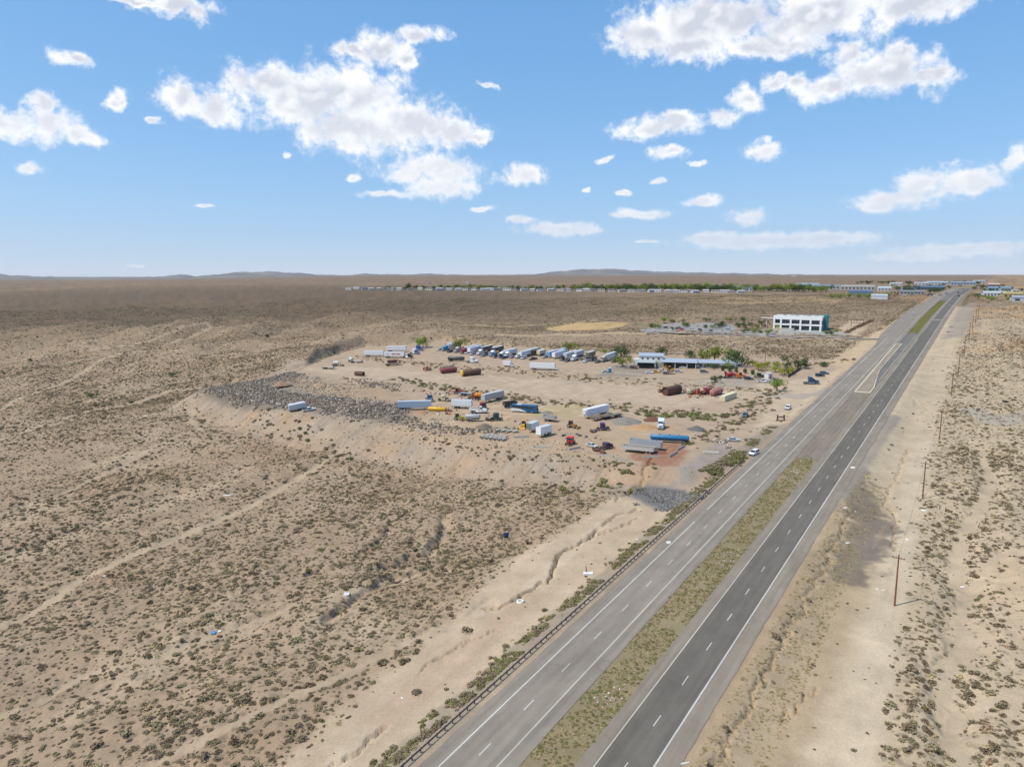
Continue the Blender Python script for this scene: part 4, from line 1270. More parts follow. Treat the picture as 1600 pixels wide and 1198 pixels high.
def bus(label):
    t = thing('coach_bus', label, 'bus'); L = 12.2; w = 1.28
    blue = paint((28, 92, 138), .3, 0, .08); white = paint((228, 230, 230), .35, 0, .1)
    MB().prism([(-L / 2, .5), (L / 2 - .1, .5), (L / 2, 1.2), (L / 2 - .35, 3.2), (L / 2 - .9, 3.45), (-L / 2 + .4, 3.45), (-L / 2, 3.1)], -w, w).build('body', blue, t)
    MB().prism([(L / 2 + .01, 1.45), (L / 2 + .02, 1.5), (L / 2 - .32, 3.1), (L / 2 - .36, 3.08)], -1.15, 1.15).build('windshield', glass(), t)
    for sx in (-1, 1):
        for k in range(7):
            MB().box((sx * (w + .01), -L / 2 + 1.3 + k * 1.42, 2.45), (.03, 1.3, .95)).build('window', glass(), t)
        MB().prism([(-L / 2 + .05, .55), (1.4, .55), (.2, 1.1), (-1.8, 1.75), (-3.6, 1.9), (-L / 2 + .05, 1.95)], sx * (w + .004), sx * (w + .02)).build('white_livery', white, t)
        for yy in (L / 2 - 2.4, -L / 2 + 2.4, -L / 2 + 3.7): wheel(t, sx * (w - .14), yy, .5, .32)
        MB().box((sx * .9, L / 2 - .02, .85), (.4, .1, .2)).build('headlight', paint((235, 235, 225), .2, 0, 0), t)
        MB().bar((sx * 1.3, L / 2 - .2, 3.1), (sx * 1.45, L / 2 + .35, 2.5), .1).build('mirror', DARK, t)
    MB().box((0, L / 2, .6), (2.4, .2, .3)).build('bumper', DARK, t)
    MB().box((0, -2.5, 3.55), (1.8, 2.4, .22)).build('roof_unit', paint((210, 214, 216)), t)
    return t
def loader(rgb, label, name='backhoe_loader', s=1.0, boom=True, cat='excavator'):
    t = thing(name, label, cat); y = paint(rgb, .5, 0, .35)
    MB().prism([(-1.5, .7), (2.2, .7), (2.2, 1.5), (.6, 1.7), (-1.5, 1.5)], -.6, .6).build('body', y, t)
    MB().box((0, -.4, 2.2), (1.3, 1.5, 1.3), (.85, .85)).build('cab', glass(), t)
    MB().box((0, -.4, 2.9), (1.4, 1.6, .12)).build('cab_roof', y, t)
    for sx in (-1, 1):
        wheel(t, sx * .85, -.9, .75, .45); wheel(t, sx * .8, 1.7, .5, .35)
        MB().bar((sx * .55, .8, 1.4), (sx * .55, 3.1, .7), .16, .26).build('loader_arm', y, t)
    MB().prism([(3.0, .2), (3.9, .15), (3.5, .9), (3.0, 1.0)], -1.15, 1.15).build('front_bucket', y, t)
    if boom:
        MB().bar((0, -1.5, 1.2), (0, -2.6, 3.4), .28, .4).build('boom', y, t)
        MB().bar((0, -2.6, 3.4), (0, -3.9, 1.5), .24, .32).build('stick', y, t)
        MB().prism([(-4.3, .5), (-3.5, .6), (-3.5, 1.4), (-4.0, 1.5)], -.4, .4).build('rear_bucket', DARK, t)
    return t
def mixer_drum(t, mat, z=1.6, y=0, s=1.0):
    MB().lathe([(-2.6 * s, .5 * s), (-2.0 * s, .9 * s), (-.6 * s, 1.25 * s), (.8 * s, 1.2 * s), (1.9 * s, .7 * s), (2.2 * s, .4 * s)], (0, y, z), 'y', 18).build('drum', mat, t, True)
    MB().lathe([(-.66 * s, 1.3 * s), (-.5 * s, 1.3 * s)], (0, y, z), 'y', 18).build('drum_ring', DARK, t)
def mixer(rgb, label, cabrgb=None, name='concrete_mixer', wheels=True, cat='truck'):
    t = thing(name, label, cat); p = paint(rgb, .6, 0, .35)
    MB().box((0, 0, .9), (1.0, 8.0, .3)).build('chassis', DARK, t)
    mixer_drum(t, p, 2.3, -.9)
    MB().box((0, -3.6, 2.2), (1.2, .5, 2.2)).build('hopper_stand', p, t)
    MB().box((0, -3.7, 3.3), (1.4, 1.0, .7), (1.2, 1.2)).build('hopper', p, t)
    MB().box((0, 1.5, 1.7), (1.3, .4, 1.6)).build('drum_stand', p, t)
    if cabrgb:
        q = paint(cabrgb, .5, 0, .25)
        MB().prism([(1.9, .8), (4.3, .8), (4.4, 1.5), (3.5, 1.7), (3.2, 2.6), (1.9, 2.65)], -1.1, 1.1).build('cab', q, t)
        MB().prism([(3.53, 1.75), (3.56, 1.75), (3.27, 2.55), (3.24, 2.55)], -1.0, 1.0).build('windshield', glass(), t)
    if wheels:
        for sx in (-1, 1):
            for yy in (3.3, -1.6, -2.9): wheel(t, sx * .95, yy, .52, .4)
    return t
def cab_wreck(rgb, label, junk=True, tall=2.6, name='wrecked_truck_cab', roof=None, hood=True):
    t = thing(name, label, 'truck cab'); p = paint(rgb, .5, 0, .3)
    MB().prism([(-1.1, .75), (1.1, .75), (1.1, 1.75), (.75, tall), (-1.1, tall + .1)], -1.12, 1.12).build('cab', p, t)
    MB().prism([(1.12, 1.8), (1.15, 1.8), (.82, tall - .1), (.79, tall - .1)], -1.0, 1.0).build('windshield', glass(), t)
    for sx in (-1, 1): MB().box((sx * 1.125, .3, 2.0), (.03, .9, .55)).build('side_window', glass(), t)
    MB().box((0, 0, .7), (.9, 5.4, .28)).build('chassis', rust((84, 62, 52)), t)
    MB().box((0, 1.9, 1.15), (.9, 1.1, .8)).build('engine', rust((70, 60, 56)), t)
    for sx in (-1, 1):
        wheel(t, sx * 1.0, 2.0, .5, .3); wheel(t, sx * .95, -2.0, .5, .5)
    if junk:
        MB().box((.2, -1.9, 1.05), (1.4, 1.1, .4)).build('axle_scrap', rust((96, 74, 62)), t)
    return t
def pipe(L, r, label, group=None, mat=None, name='concrete_pipe'):
    return tag(MB().lathe([(L / 2, r), (-L / 2, r), (-L / 2, r * .78), (L / 2, r * .78), (L / 2, r)], (0, 0, r), 'y', 16, True).build(name, mat or CONCRETE, None, True), label, 'pipe', group)
def scrap(rgb, label, seed, n=9, size=(4, 3, 2), name='scrap_pile', rgb2=(96, 70, 56)):
    g = random.Random(seed); t = thing(name, label, 'scrap metal')
    mats = [rust(rgb), rust(rgb2), paint(rgb, .7, 0, .4)]
    sx, sy, sz = size
    MB().box((0, 0, .45), (sx * .5, sy * .85, .3)).build('base_frame', rust(rgb2), t)
    for k in range(n):
        a = (g.uniform(-sx, sx) / 2, g.uniform(-sy, sy) / 2, g.uniform(.1, .4)); b = (a[0] + g.uniform(-1, 1), a[1] + g.uniform(-1.5, 1.5), g.uniform(.6, 1.0) * sz)
        if k % 3 == 0: MB().box((a[0], a[1], b[2] * .4), (g.uniform(.6, 1.4), g.uniform(.6, 1.8), b[2] * .8)).build('panel', mats[2], t)
        elif k % 3 == 1: MB().bar(a, b, .18).build('strut', mats[0], t)
        else: MB().cyl((a[0], a[1], b[2] * .5), g.uniform(.25, .6), g.uniform(.6, 2.0), g.choice('xyz'), 10).build('drum', mats[g.randint(0, 1)], t)
    return t

# ------------------------------------------------------------------ the yard, thing by thing
def put(o, px, py, az, off=0.0, tilt=True, half=3.0, dz=0.0, scale=1.0):
    """pixel of the ground contact at the middle (off = metres from there back along the heading)"""
    x, y, z = at(px, py)
    a = math.radians(az)
    return place(o, x - math.sin(a) * off, y - math.cos(a) * off, az, tilt, dz, scale, half)
ROWAZ = 214
W_ = (236, 237, 238)
# west pair of long trailers and the ones behind
put(trailer((240, 240, 238), 'plain white long box trailer parked end to end with the lettered one', 14.6), 585, 557, 103, half=5)
tl = trailer((240, 240, 240), 'white box trailer with red lettering and round emblem along its side', 14.6)
red = paint((196, 40, 44), .5, 0, 0)
for k, (yy, w) in enumerate([(-.4, .5), (.3, .6), (1.05, .6), (1.8, .55), (3.0, .6), (3.75, .55), (4.5, .6), (5.2, .5)]):
    MB().box((1.32, yy - 1.0, 2.85), (.012, w, .85)).build('red_lettering', red, tl)
MB().lathe([(1.31, .75), (1.325, .75), (1.325, .6), (1.31, .6)], (0, -4.6, 2.7), 'x', 18, True).build('round_emblem', paint((150, 156, 160)), tl)
put(tl, 617, 559, 103, half=5)
put(tractor((38, 42, 50), 'dark bobtail tractor at the end of the lettered trailer', False), 637, 559, 103)
put(trailer((236, 238, 240), 'white box trailer behind the lettered trailer by the tall tree', 14.6), 620, 549.5, 100, half=5)
put(tractor((76, 114, 164), 'blue and white tractor beside the lettered trailer', True, roof=(230, 232, 234)), 648, 553, 118)
put(tractor((56, 94, 144), 'bright blue tractor parked under the tall tree', True), 654, 547.5, 122)
# row of trucks facing the yard
def rig(px, py, rgb, label, tr=None, trlabel=None, sleeper=True, az=ROWAZ, roof=None, L=15.2, nose=None, reefer=False):
    o = tractor(rgb, label, sleeper, roof=roof)
    x, y, z = at(px, py); a = math.radians(az); fx, fy = math.sin(a), math.cos(a)
    place(o, x - fx * 3.9, y - fy * 3.9, az)
    if tr:
        t = trailer(tr, trlabel, L, reefer=reefer, nose=nose)
        d = 3.9 + 1.6 + L / 2
        place(t, x - fx * d, y - fy * d, az, half=6)
put(car((210, 208, 205), 'white pickup at the west end of the truck row', 'pickup'), 684, 548, ROWAZ, 2.5)
rig(691, 549, (36, 130, 168), 'turquoise tractor coupled to a white trailer', (226, 230, 236), 'white trailer behind the turquoise tractor')
rig(710, 551.5, (176, 176, 172), 'pale grey tractor between the turquoise and maroon tractors')
rig(720, 553, (150, 28, 62), 'maroon tractor coupled to a pale trailer', (206, 214, 222), 'pale trailer behind the maroon tractor')
put(car((226, 226, 226), 'white car beside the maroon tractor', 'sedan'), 727, 553, ROWAZ, 2.2)
x0 = trailer((222, 228, 236), 'bare white-nosed trailer without tractor east of the maroon rig', 15.2, nose=(244, 244, 244))
put(x0, 731, 553, ROWAZ, 9.0, half=6)
put(car((190, 198, 206), 'silver pickup in front of the bare white-nosed trailer', 'pickup'), 735, 555, ROWAZ, 2.6)
rig(746, 555.5, (228, 228, 228), 'white sleeper tractor beside the silver pickup')
rig(756, 556, (70, 72, 76), 'charcoal day cab tractor beside the white sleeper tractor', sleeper=False)
rig(765, 557.5, (120, 170, 196), 'pale blue sleeper tractor with white roof', roof=(226, 232, 236))
rig(771, 559.5, (32, 54, 84), 'navy day cab tractor beside the pale blue sleeper', sleeper=False)
rig(779, 560, (30, 66, 80), 'dark teal tractor coupled to a pale trailer', (204, 212, 222), 'pale trailer behind the dark teal tractor', roof=(216, 226, 230))
rig(788, 559.5, (232, 232, 230), 'white tractor beside the dark teal rig')
put(car((178, 150, 148), 'faded red and white pickup in the truck row', 'pickup'), 797, 560, ROWAZ, 2.6)
rig(806, 560.5, (230, 230, 228), 'white day cab tractor beside the faded pickup', sleeper=False)
put(trailer((222, 228, 238), 'white nosed bare trailer beside the white day cab', 13.5, nose=(242, 242, 242)), 811, 560, ROWAZ, 8.0, half=6)
put(trailer((72, 58, 54), 'dark brown box trailer in the truck row', 9.0, 2.6, roof=(120, 110, 100)), 832, 556, ROWAZ, 5)
put(trailer((214, 204, 176), 'short beige box trailer in the truck row', 8.0, 2.6, roof=(236, 232, 215)), 841, 556.5, ROWAZ, 4)
put(car((60, 66, 70), 'dark pickup parked alone before the beige box trailer', 'pickup'), 833, 562, 235)
put(trailer((120, 166, 212), 'sky blue box trailer beside the bare white trailer', 12, nose=(120, 168, 214)), 856, 559.5, ROWAZ, 6.5, half=5)
put(trailer((222, 230, 238), 'white nosed trailer beside the sky blue trailer', 14.6, nose=(245, 246, 247)), 864, 561, ROWAZ, 8, half=6)
rig(876, 564, (44, 46, 52), 'black tractor coupled to a pale trailer', (200, 208, 216), 'pale trailer behind the black tractor', sleeper=False)
rig(893, 565, (224, 232, 234), 'white sleeper tractor with dark flank coupled to the flatbed')
put(flatbed((110, 104, 98), 'empty grey flatbed beside the white sleeper tractor', 12), 905, 564, ROWAZ, 7, half=5)
rig(922, 565, (62, 64, 58), 'dark olive tractor with open frame', sleeper=False)
put(scrap((120, 110, 96), 'dark junk load behind the dark olive tractor', 5, 8, (3, 4, 2.2)), 930, 561, ROWAZ)
rig(939, 566.5, (170, 162, 146), 'beige tractor coupled to a grey-white trailer', (216, 218, 226), 'grey-white trailer behind the beige tractor')
rig(956, 567, (24, 44, 92), 'royal blue tractor under the big shrub', sleeper=False)
put(tanker((58, 68, 74), 'dark grey pneumatic tank trailer coupled to a white tractor', 11.5, 1.1), 713, 564.5, 104, half=4)
put(tractor((236, 236, 236), 'white long-nose tractor pulling the dark grey tank', True), 738, 566.5, 106)
put(box_truck((240, 240, 238), 'small white box truck at the edge of the truck park'), 795, 573, 112)
put(trailer((243, 243, 242), 'long clean white trailer standing alone at the edge of the truck park', 15.6, 3.0), 848, 578, 108, half=5)
for (a, b, rgb, l) in [(700, 551, (70, 74, 80), 'charcoal pickup between the turquoise and grey tractors'), (752, 557.5, (150, 154, 160), 'grey pickup between the white sleeper and charcoal day cab'), (784, 561, (44, 60, 80), 'navy pickup wedged beside the dark teal rig'), (815, 561.5, (205, 205, 205), 'white pickup beside the white day cab'), (848, 560, (196, 190, 180), 'beige pickup beside the short beige box trailer'), (884, 565.5, (90, 94, 98), 'grey pickup between the black and white tractors'), (912, 566.5, (228, 228, 228), 'white pickup before the grey flatbed'), (931, 567.5, (110, 104, 96), 'brown pickup before the dark junk load')]:
    put(car(rgb, l, 'pickup'), a, b, ROWAZ, 2.6)
for (a, b, rgb, l, L_) in [(698, 545, (150, 40, 44), 'red box trailer peeking out behind the turquoise rig', 8), (752, 551, (92, 84, 78), 'dark brown trailer behind the white sleeper tractor', 12), (770, 552, (66, 70, 76), 'charcoal trailer behind the pale blue sleeper', 12), (826, 555, (206, 212, 220), 'white trailer behind the dark brown box trailer', 12), (870, 556, (150, 176, 200), 'pale blue trailer behind the white-nosed trailer', 12), (898, 559, (196, 202, 208), 'grey trailer behind the white sleeper tractor and flatbed', 11), (918, 560, (120, 110, 98), 'brown trailer behind the dark olive tractor', 9)]:
    put(trailer(rgb, l, L_, 2.7), a, b, ROWAZ, L_ / 2, half=4)
for (a, b, rgb, l, az) in [(1100, 582, (120, 128, 136), 'grey car on the drive below the long house', 98), (1060, 582, (206, 206, 210), 'silver pickup east of the parked backhoe', 96), (990, 576, (90, 60, 56), 'maroon car on the grey gravel by the toilet', 120), (1170, 593, (60, 66, 72), 'dark car behind the orange tractor', 100), (1214, 596, (52, 56, 62), 'black car at the garden corner', 60)]:
    put(car(rgb, l, 'suv'), a, b, az)
# loose junk between truck park and lane
put(mixer((226, 218, 200), 'cream concrete mixer body on a bare frame', None), 528, 572, 100)
put(flatbed((206, 196, 176), 'cream flatbed frame beside the cream mixer', 9), 513, 576.5, 112)
o = mixer((216, 212, 204), 'white mixer drum unit behind the cream mixer', None, 'concrete_mixer', True); put(o, 549, 566, 150)
put(scrap_tank((214, 208, 196), 'short white tank lying behind the rusty drum', 4.5, .8), 562, 567, 80)
put(scrap_tank((100, 76, 66), 'rusty brown banded drum lying by the lane', 5.8, 1.35, True), 562, 587, 115)
o = flatbed((104, 84, 76), 'rusty lowbed trailer carrying a brown tank', 10, 'lowbed_trailer'); put(o, 614, 571, 68)
o = scrap_tank((92, 62, 56), 'brown tank lying on the rusty lowbed trailer', 6.5, .95, saddle=False); put(o, 613, 570.6, 68, dz=1.38)
put(scrap((214, 150, 120), 'heap of salmon and white machine frames beside the red tank', 8, 16, (8, 5, 2.6)), 668, 578, 70)
put(scrap_tank((158, 84, 88), 'dusty red steel tank lying beside the cream tank', 10.5, 1.55), 701, 582.5, 62)
put(scrap_tank((206, 190, 170), 'cream steel tank lying behind the dusty red tank', 9.5, 1.4), 697, 577.5, 62)
put(scrap_tank((118, 92, 82), 'grey-brown steel tank with yellow end cap', 12.5, 1.75, end=(226, 188, 70)), 736, 586.5, 242)
# big culvert and wrecks at the east end of the lane
put(scrap_tank((96, 66, 56), 'huge open-ended rusty culvert pipe by the brush', 10.0, 2.1, True, saddle=False, bands=3), 1050, 616, 236)
put(scrap((120, 92, 78), 'tangle of rusty offcuts beside the huge culvert', 21, 10, (4, 4, 2)), 1036, 613, 30)
o = scrap_tank((220, 206, 172), 'cream tank body on a rusty frame', 8.5, 1.4); put(o, 1083, 615, 50)
put(scrap((198, 88, 56), 'orange and red crane frame beside the cream tank body', 31, 15, (5, 5, 3.2)), 1096, 616, 50)
o = mixer((176, 96, 92), 'old faded red mixer drum on a frame', None); put(o, 1108, 615, 50)
put(scrap_tank((206, 142, 136), 'pink tank lying beside the cream container', 8.5, 1.5), 1119, 617, 48)
def container(rgb, label, L=12.2):
    t = thing('shipping_container', label, 'container'); p = paint(rgb, .6, 0, .3)
    MB().box((0, 0, 1.35), (2.44, L, 2.5)).build('box', p, t)
    MB().box((0, 0, 2.63), (2.4, L - .05, .06)).build('roof', paint(tuple(min(255, int(v * 1.04)) for v in rgb), .6, 0, .3), t)
    for sx in (-1, 1):
        m = MB()
        for k in range(int(L / .6)): m.box((sx * 1.24, -L / 2 + .4 + k * .6, 1.35), (.05, .25, 2.2))
        m.build('corrugation', p, t)
        MB().box((sx * .6, L / 2 + .03, 1.35), (1.1, .06, 2.3)).build('door', p, t)
    for sx in (-1, 1):
        for sy in (-1, 1): MB().box((sx * 1.15, sy * (L / 2 - .1), .05), (.2, .3, .2)).build('foot', DARK, t)
    return t
put(container((226, 214, 180), 'long cream shipping container at the end of the lane'), 1138, 624, 222)
# scrap yard
put(trailer((172, 190, 208), 'pale blue long box trailer beside the rubble', 15.2, 2.9, roof=(196, 204, 210)), 648, 640, 86, half=5)
put(tractor((46, 84, 134), 'blue day cab tractor behind the pale blue trailer', False), 671, 626, 160)
o = tanker((228, 176, 40), 'long yellow tank lying in front of the pale blue trailer', 8.5, .95, 'yellow_tank', 1.0, frame=False, bands=4); put(o, 683, 642, 104)
put(scrap((150, 110, 90), 'low scrap pile at the end of the yellow tank', 41, 8, (4, 2.5, 1.2)), 702, 642, 90)
put(cab_wreck((224, 214, 170), 'cream wrecked truck cab on a flat frame', True), 693, 626, 100)
put(scrap((222, 212, 180), 'cream body panels strewn beside the cream wrecked cab', 43, 8, (4, 3, 1.3)), 701, 627, 60)
put(loader((196, 74, 34), 'orange tractor loader by the upper brush row', 'loader_tractor', boom=False), 715, 615, 80)
put(flatbed((150, 176, 184), 'pale blue flat deck beside the orange loader', 7), 729, 618, 110)
put(cab_wreck((150, 84, 60), 'rust brown stripped chassis beside the pale blue deck', True, 2.0), 739, 624, 95)
put(mixer((226, 142, 40), 'orange mixer drum unit beside the grey trailer', None), 752, 624, 100)
put(trailer((186, 184, 182), 'dusty grey box trailer at the upper brush row', 13.5, 2.9, roof=(200, 198, 194)), 770, 626, 222, half=5)
put(trailer((240, 240, 240), 'white box trailer behind the white dump truck', 9.5, 2.8), 722, 638, 102, half=4)
put(cab_wreck((150, 40, 44), 'dark red standing truck cab behind the white dump truck', False, 3.0), 755, 639, 150)
def dump_truck(rgb, label):
    t = tractor(rgb, label, False, name='dump_truck')
    p = paint(rgb, .45, 0, .2)
    MB().prism([(-3.9, 1.2), (.3, 1.2), (.5, 2.2), (-4.1, 2.2)], -1.2, 1.2).build('dump_bed', p, t)
    MB().box((0, -1.8, 2.22), (2.1, 4.0, .05)).build('bed_load', paint((150, 140, 128), .9), t)
    return t
put(dump_truck((236, 236, 232), 'white dump truck beside the dark red cab'), 748, 645, 104)
put(loader((176, 168, 50), 'yellow-green old loader in the scrap yard', 'loader_tractor', boom=False), 716, 656, 100)
put(tanker((176, 178, 176), 'short grey tank trailer in the scrap yard', 6.5, 1.1), 739, 658, 98, half=3)
o = cab_wreck((32, 92, 86), 'dark green tall truck cab in the scrap yard', False, 3.3); put(o, 775, 657, 250)
put(scrap((70, 60, 56), 'dark engine scrap beside the dark green cab', 51, 7, (3, 3, 1.6)), 764, 657, 10)
put(dump_trailer((86, 78, 72), 'dark rusty dump body behind the blue coach', 6.5, 1.5), 797, 636, 60)
put(bus('blue and white coach bus parked in the scrap yard'), 820, 644, 112, half=5)
put(dump_trailer((192, 188, 178), 'small pale grey dump trailer in the open yard', 5.6, 1.3, 7), 859, 658, 118)
put(loader((226, 166, 40), 'yellow backhoe with raised boom beside the concrete pipes'), 818, 668, 190)
put(trailer((236, 238, 240), 'short white box trailer with dark front beside the backhoe', 5.2, 2.7, wheels=1, nose=(120, 130, 130)), 833, 674, 215, half=2)
put(trailer((246, 246, 246), 'short bright white box trailer with vents at the embankment', 6.5, 2.8, wheels=1), 850, 681, 224, half=2)
for k in range(6):
    x, y, z = at(754 + k * 6.6, 684.5 + k * .8)
    for j in range(2 if k < 5 else 1):
        o = pipe(2.5, .62, 'grey concrete pipe in the stack at the embankment crest', 'stacked concrete pipes at the crest')
        a = math.radians(40); place(o, x + math.sin(a) * j * 2.7, y + math.cos(a) * j * 2.7, 40)
for k in range(4):
    x, y, z = at(778 + k * 9, 674 + k * .6)
    o = pipe(2.4, .6, 'grey concrete pipe lying behind the pipe stack', 'loose concrete pipes behind the stack'); place(o, x, y, 55 + 6 * k)
def barrier(px, py, az, L, label, rgb=None, h=.8):
    o = MB().prism([(-.3, 0), (.3, 0), (.22, .2), (.1, h), (-.1, h), (-.22, .2)], -L / 2, L / 2).build('concrete_barrier', paint(rgb, .9, 0, .4) if rgb else CONCRETE)
    tag(o, label, 'barrier'); put(o, px, py, az)
barrier(1018, 716, 0, 6.5, 'grey concrete barrier in front of the dump trailers')
barrier(1052, 711, -55, 7, 'concrete barrier by the red cinder at the blue tank end')
barrier(1064, 701, -55, 7, 'concrete barrier continuing toward the blue tank rear')
barrier(849, 700, 12, 5.5, 'pale concrete barrier at the crest below the bright white box')
barrier(945, 713, 22, 6.0, 'pale concrete barrier below the purple wreck')
barrier(968, 719, 18, 4.5, 'pale concrete barrier at the crest corner')
barrier(898, 702, -30, 5.0, 'grey concrete barrier beside the red cab')
barrier(815, 684, -10, 6.0, 'long pale concrete beam beside the pipe stack')
put(cab_wreck((214, 48, 52), 'bright red truck cab with exposed engine at the crest', True, 2.8), 891, 694, 205)
put(loader((160, 116, 50), 'old dark yellow forklift loader in the open yard', 'forklift', boom=False, cat='forklift'), 893, 668, 130)
put(cab_wreck((66, 48, 100), 'purple wrecked tractor cab in the open yard', True, 2.9), 942, 672, 95)
put(scrap((110, 104, 98), 'pile of dark tyres and scrap left of the purple wreck', 61, 9, (4, 2.5, 1.0)), 927, 674, 100)
put(cab_wreck((74, 50, 84), 'violet crushed cab at the crest', True, 2.3), 948, 701, 60)
put(car((206, 206, 206), 'white scrapped car at the crest', 'sedan'), 925, 698, 140)
put(scrap((214, 66, 34), 'orange red sheet panels lying at the crest', 63, 5, (4, 2, .5)), 942, 708, 80)
put(scrap((70, 60, 54), 'dark axle scrap beside the violet crushed cab', 65, 7, (4, 2, .9)), 932, 704, 80)
put(trailer((242, 243, 245), 'white reefer trailer by the brush in the open yard', 14.0, 2.9, True, roof=(235, 236, 238)), 931, 650, 228, half=5)
put(flatbed((128, 116, 104), 'rusty flatbed beside the white reefer trailer', 11), 939, 654.5, 228, half=4)
put(flatbed((120, 108, 98), 'rusty flatbed loaded with beams beside the grey gravel heap', 11), 955, 653, 236, half=4)
put(tractor((214, 226, 236), 'white and pale blue tractor facing the road by the sand heap', True), 1033, 668, 196)
put(dump_trailer((196, 198, 200), 'tall silver ribbed end dump trailer', 11.5, 2.0, 14), 1009, 701, 300, half=4)
put(dump_trailer((216, 212, 206), 'lower dusty white dump trailer loaded with soil', 11, 1.3, 8, (128, 108, 92)), 998, 707, 296, half=4)
put(tanker((42, 122, 172), 'bright blue tank trailer beside the dump trailers', 14.0, .95, z=1.9), 1046, 691, 106, half=5)
put(trailer((198, 206, 214), 'pale grey enclosed trailer parked below the rubble', 7.5, 2.4, wheels=2, z0=.9), 465, 641, 62, half=3)
put(car((208, 212, 216), 'silver pickup beside the pale grey enclosed trailer', 'pickup'), 483, 642, 62)
# frontage
put(mixer((152, 34, 46), 'dark red concrete mixer truck with orange front', (226, 120, 40)), 1144, 591, 98)
put(loader((228, 110, 36), 'orange tractor in front of the dark red mixer', 'loader_tractor', boom=False), 1158, 590, 100)
put(scrap((92, 66, 58), 'brown scrap beside the dark red mixer', 71, 8, (4, 3, 1.5)), 1126, 590, 90)
put(car((240, 240, 240), 'long white pickup on the frontage drive', 'pickup'), 1192, 597, 100)
put(car((226, 226, 228), 'white sedan parked nose to the long white pickup', 'sedan'), 1202, 597.5, 100)
def shed(rgb, label):
    t = thing('small_shed', label, 'shed'); p = paint(rgb, .6)
    MB().box((0, 0, 1.4), (2.6, 3.6, 2.8)).build('wall', p, t)
    MB().box((0, 0, 2.86), (2.9, 3.9, .12)).build('roof', paint((205, 200, 195)), t)
    MB().box((1.32, 0, 1.1), (.05, 1.0, 2.1)).build('door', paint((180, 70, 52)), t)
    return t
put(shed((232, 230, 226), 'little white shed with red door behind the white pickup'), 1201, 591, 60)
put(cab_wreck((40, 70, 64), 'dark green cab beside the little white shed', False), 1186, 590, 100)
put(tractor((30, 86, 116), 'teal blue bobtail sleeper tractor on the frontage', True), 1267, 600, 100)
put(car((36, 54, 80), 'navy blue car beside the pale blue SUV on the frontage', 'suv'), 1281, 588, 100)
put(car((70, 104, 136), 'steel blue car behind the navy one on the frontage', 'suv'), 1288, 584.5, 98)
put(car((232, 232, 230), 'white SUV standing alone on the dirt frontage', 'suv'), 1231, 639, 215)
put(car((88, 108, 112), 'grey-green van by the brush on the frontage', 'van'), 1164, 651, 205)
put(car((198, 202, 208), 'silver sedan by the pale boulders', 'sedan'), 1146, 689, 100)
put(car((240, 240, 240), 'white car with dark roof glass beside the highway', 'suv'), 1178, 710, 225)
# portable toilets, cars and machines by the house
def toilet(rgb, label):
    t = thing('portable_toilet', label, 'toilet'); p = paint(rgb, .5)
    MB().box((0, 0, 1.1), (1.15, 1.15, 2.2)).build('cabin', p, t)
    MB().box((0, 0, 2.26), (1.2, 1.2, .16), (.8, .8)).build('roof', paint((235, 235, 235)), t)
    MB().box((0, .58, 1.1), (.8, .04, 1.8)).build('door', paint(tuple(int(v * .9) for v in rgb)), t)
    return t
put(toilet((30, 130, 160), 'teal portable toilet at the edge of the grey gravel'), 953, 582, 200, scale=1.25)
put(car((236, 236, 236), 'white car next to the teal portable toilet', 'sedan'), 946, 581.5, 80)
put(car((240, 240, 240), 'white car left of the yellow car by the house', 'sedan'), 1015, 583, 96)
put(car((238, 176, 42), 'yellow car in the row by the house', 'sedan'), 1025, 582, 96)
put(car((214, 214, 220), 'silver car right of the yellow car by the house', 'sedan'), 1034, 581, 96)
put(loader((222, 150, 44), 'yellow backhoe parked by the long house', 'backhoe_loader'), 1047, 580, 96)
put(flatbed((140, 110, 90), 'low brown trailer by the yellow backhoe', 6), 1043, 584.5, 96)
# timber sign stand on the frontage
t = thing('timber_stand', 'dark brown timber post stand on the dirt frontage', 'stand')
for sx in (-1, 1): MB().box((sx * 1.3, 0, 1.2), (.5, .5, 2.4)).build('post', paint((84, 60, 48), .9), t)
MB().box((0, 0, 1.5), (2.2, .3, .4)).build('crossbeam', paint((84, 60, 48), .9), t)
MB().box((0, -.5, .15), (4.2, .6, .3)).build('base_beam', paint((84, 60, 48), .9), t)
put(t, 1220, 657, 10)
t = thing('yellow_barrier', 'white barrier with yellow posts on the grey pad', 'barrier')
for k in range(4): MB().bar((-2.4 + k * 1.6, 0, 0), (-2.4 + k * 1.6, 0, 1.6), .18).build('post', paint((226, 200, 60)), t)
MB().box((0, 0, .7), (5.4, .25, .6)).build('panel', paint((225, 222, 214)), t)
put(t, 1111, 709, 15)
#PART5
# ------------------------------------------------------------------ roadside furniture
def pole(px, py, H=11.5, label=None, arms=True, col=None, lean=0):
    t = thing('utility_pole', label or 'brown wooden utility pole in the line beside the highway', 'utility pole', 'wooden utility poles along the highway')
    m = col or WOOD
    MB().lathe([(-.6, .19), (H, .13)], axis='z', n=8).build('pole_shaft', m, t)
    if arms:
        MB().box((0, 0, H - .7), (2.4, .12, .14)).build('crossarm', m, t)
        for sx in (-1, -.4, .4, 1): MB().cyl((sx * 1.1, 0, H - .55), .06, .22, 'z', 6).build('insulator', paint((90, 90, 96)), t)
    x, y, z = at(px, py)
    t.location = (x, y, z); t.rotation_euler = (0, 0, -RA)
    return (x, y, z + H - .5)
POLES = [(1397.7, 946, (132, 88, 64)), (1441.4, 778.7, None), (1467.8, 686, None), (1486.3, 618.5, None), (1497, 585, None), (1506, 558, None), (1514.3, 528, None), (1519, 516, None), (1524, 505, None), (1528, 497, None)]
labs = ['reddish brown wooden utility pole standing in green weeds', 'wooden utility pole beside the leaning fence posts']
tops = []
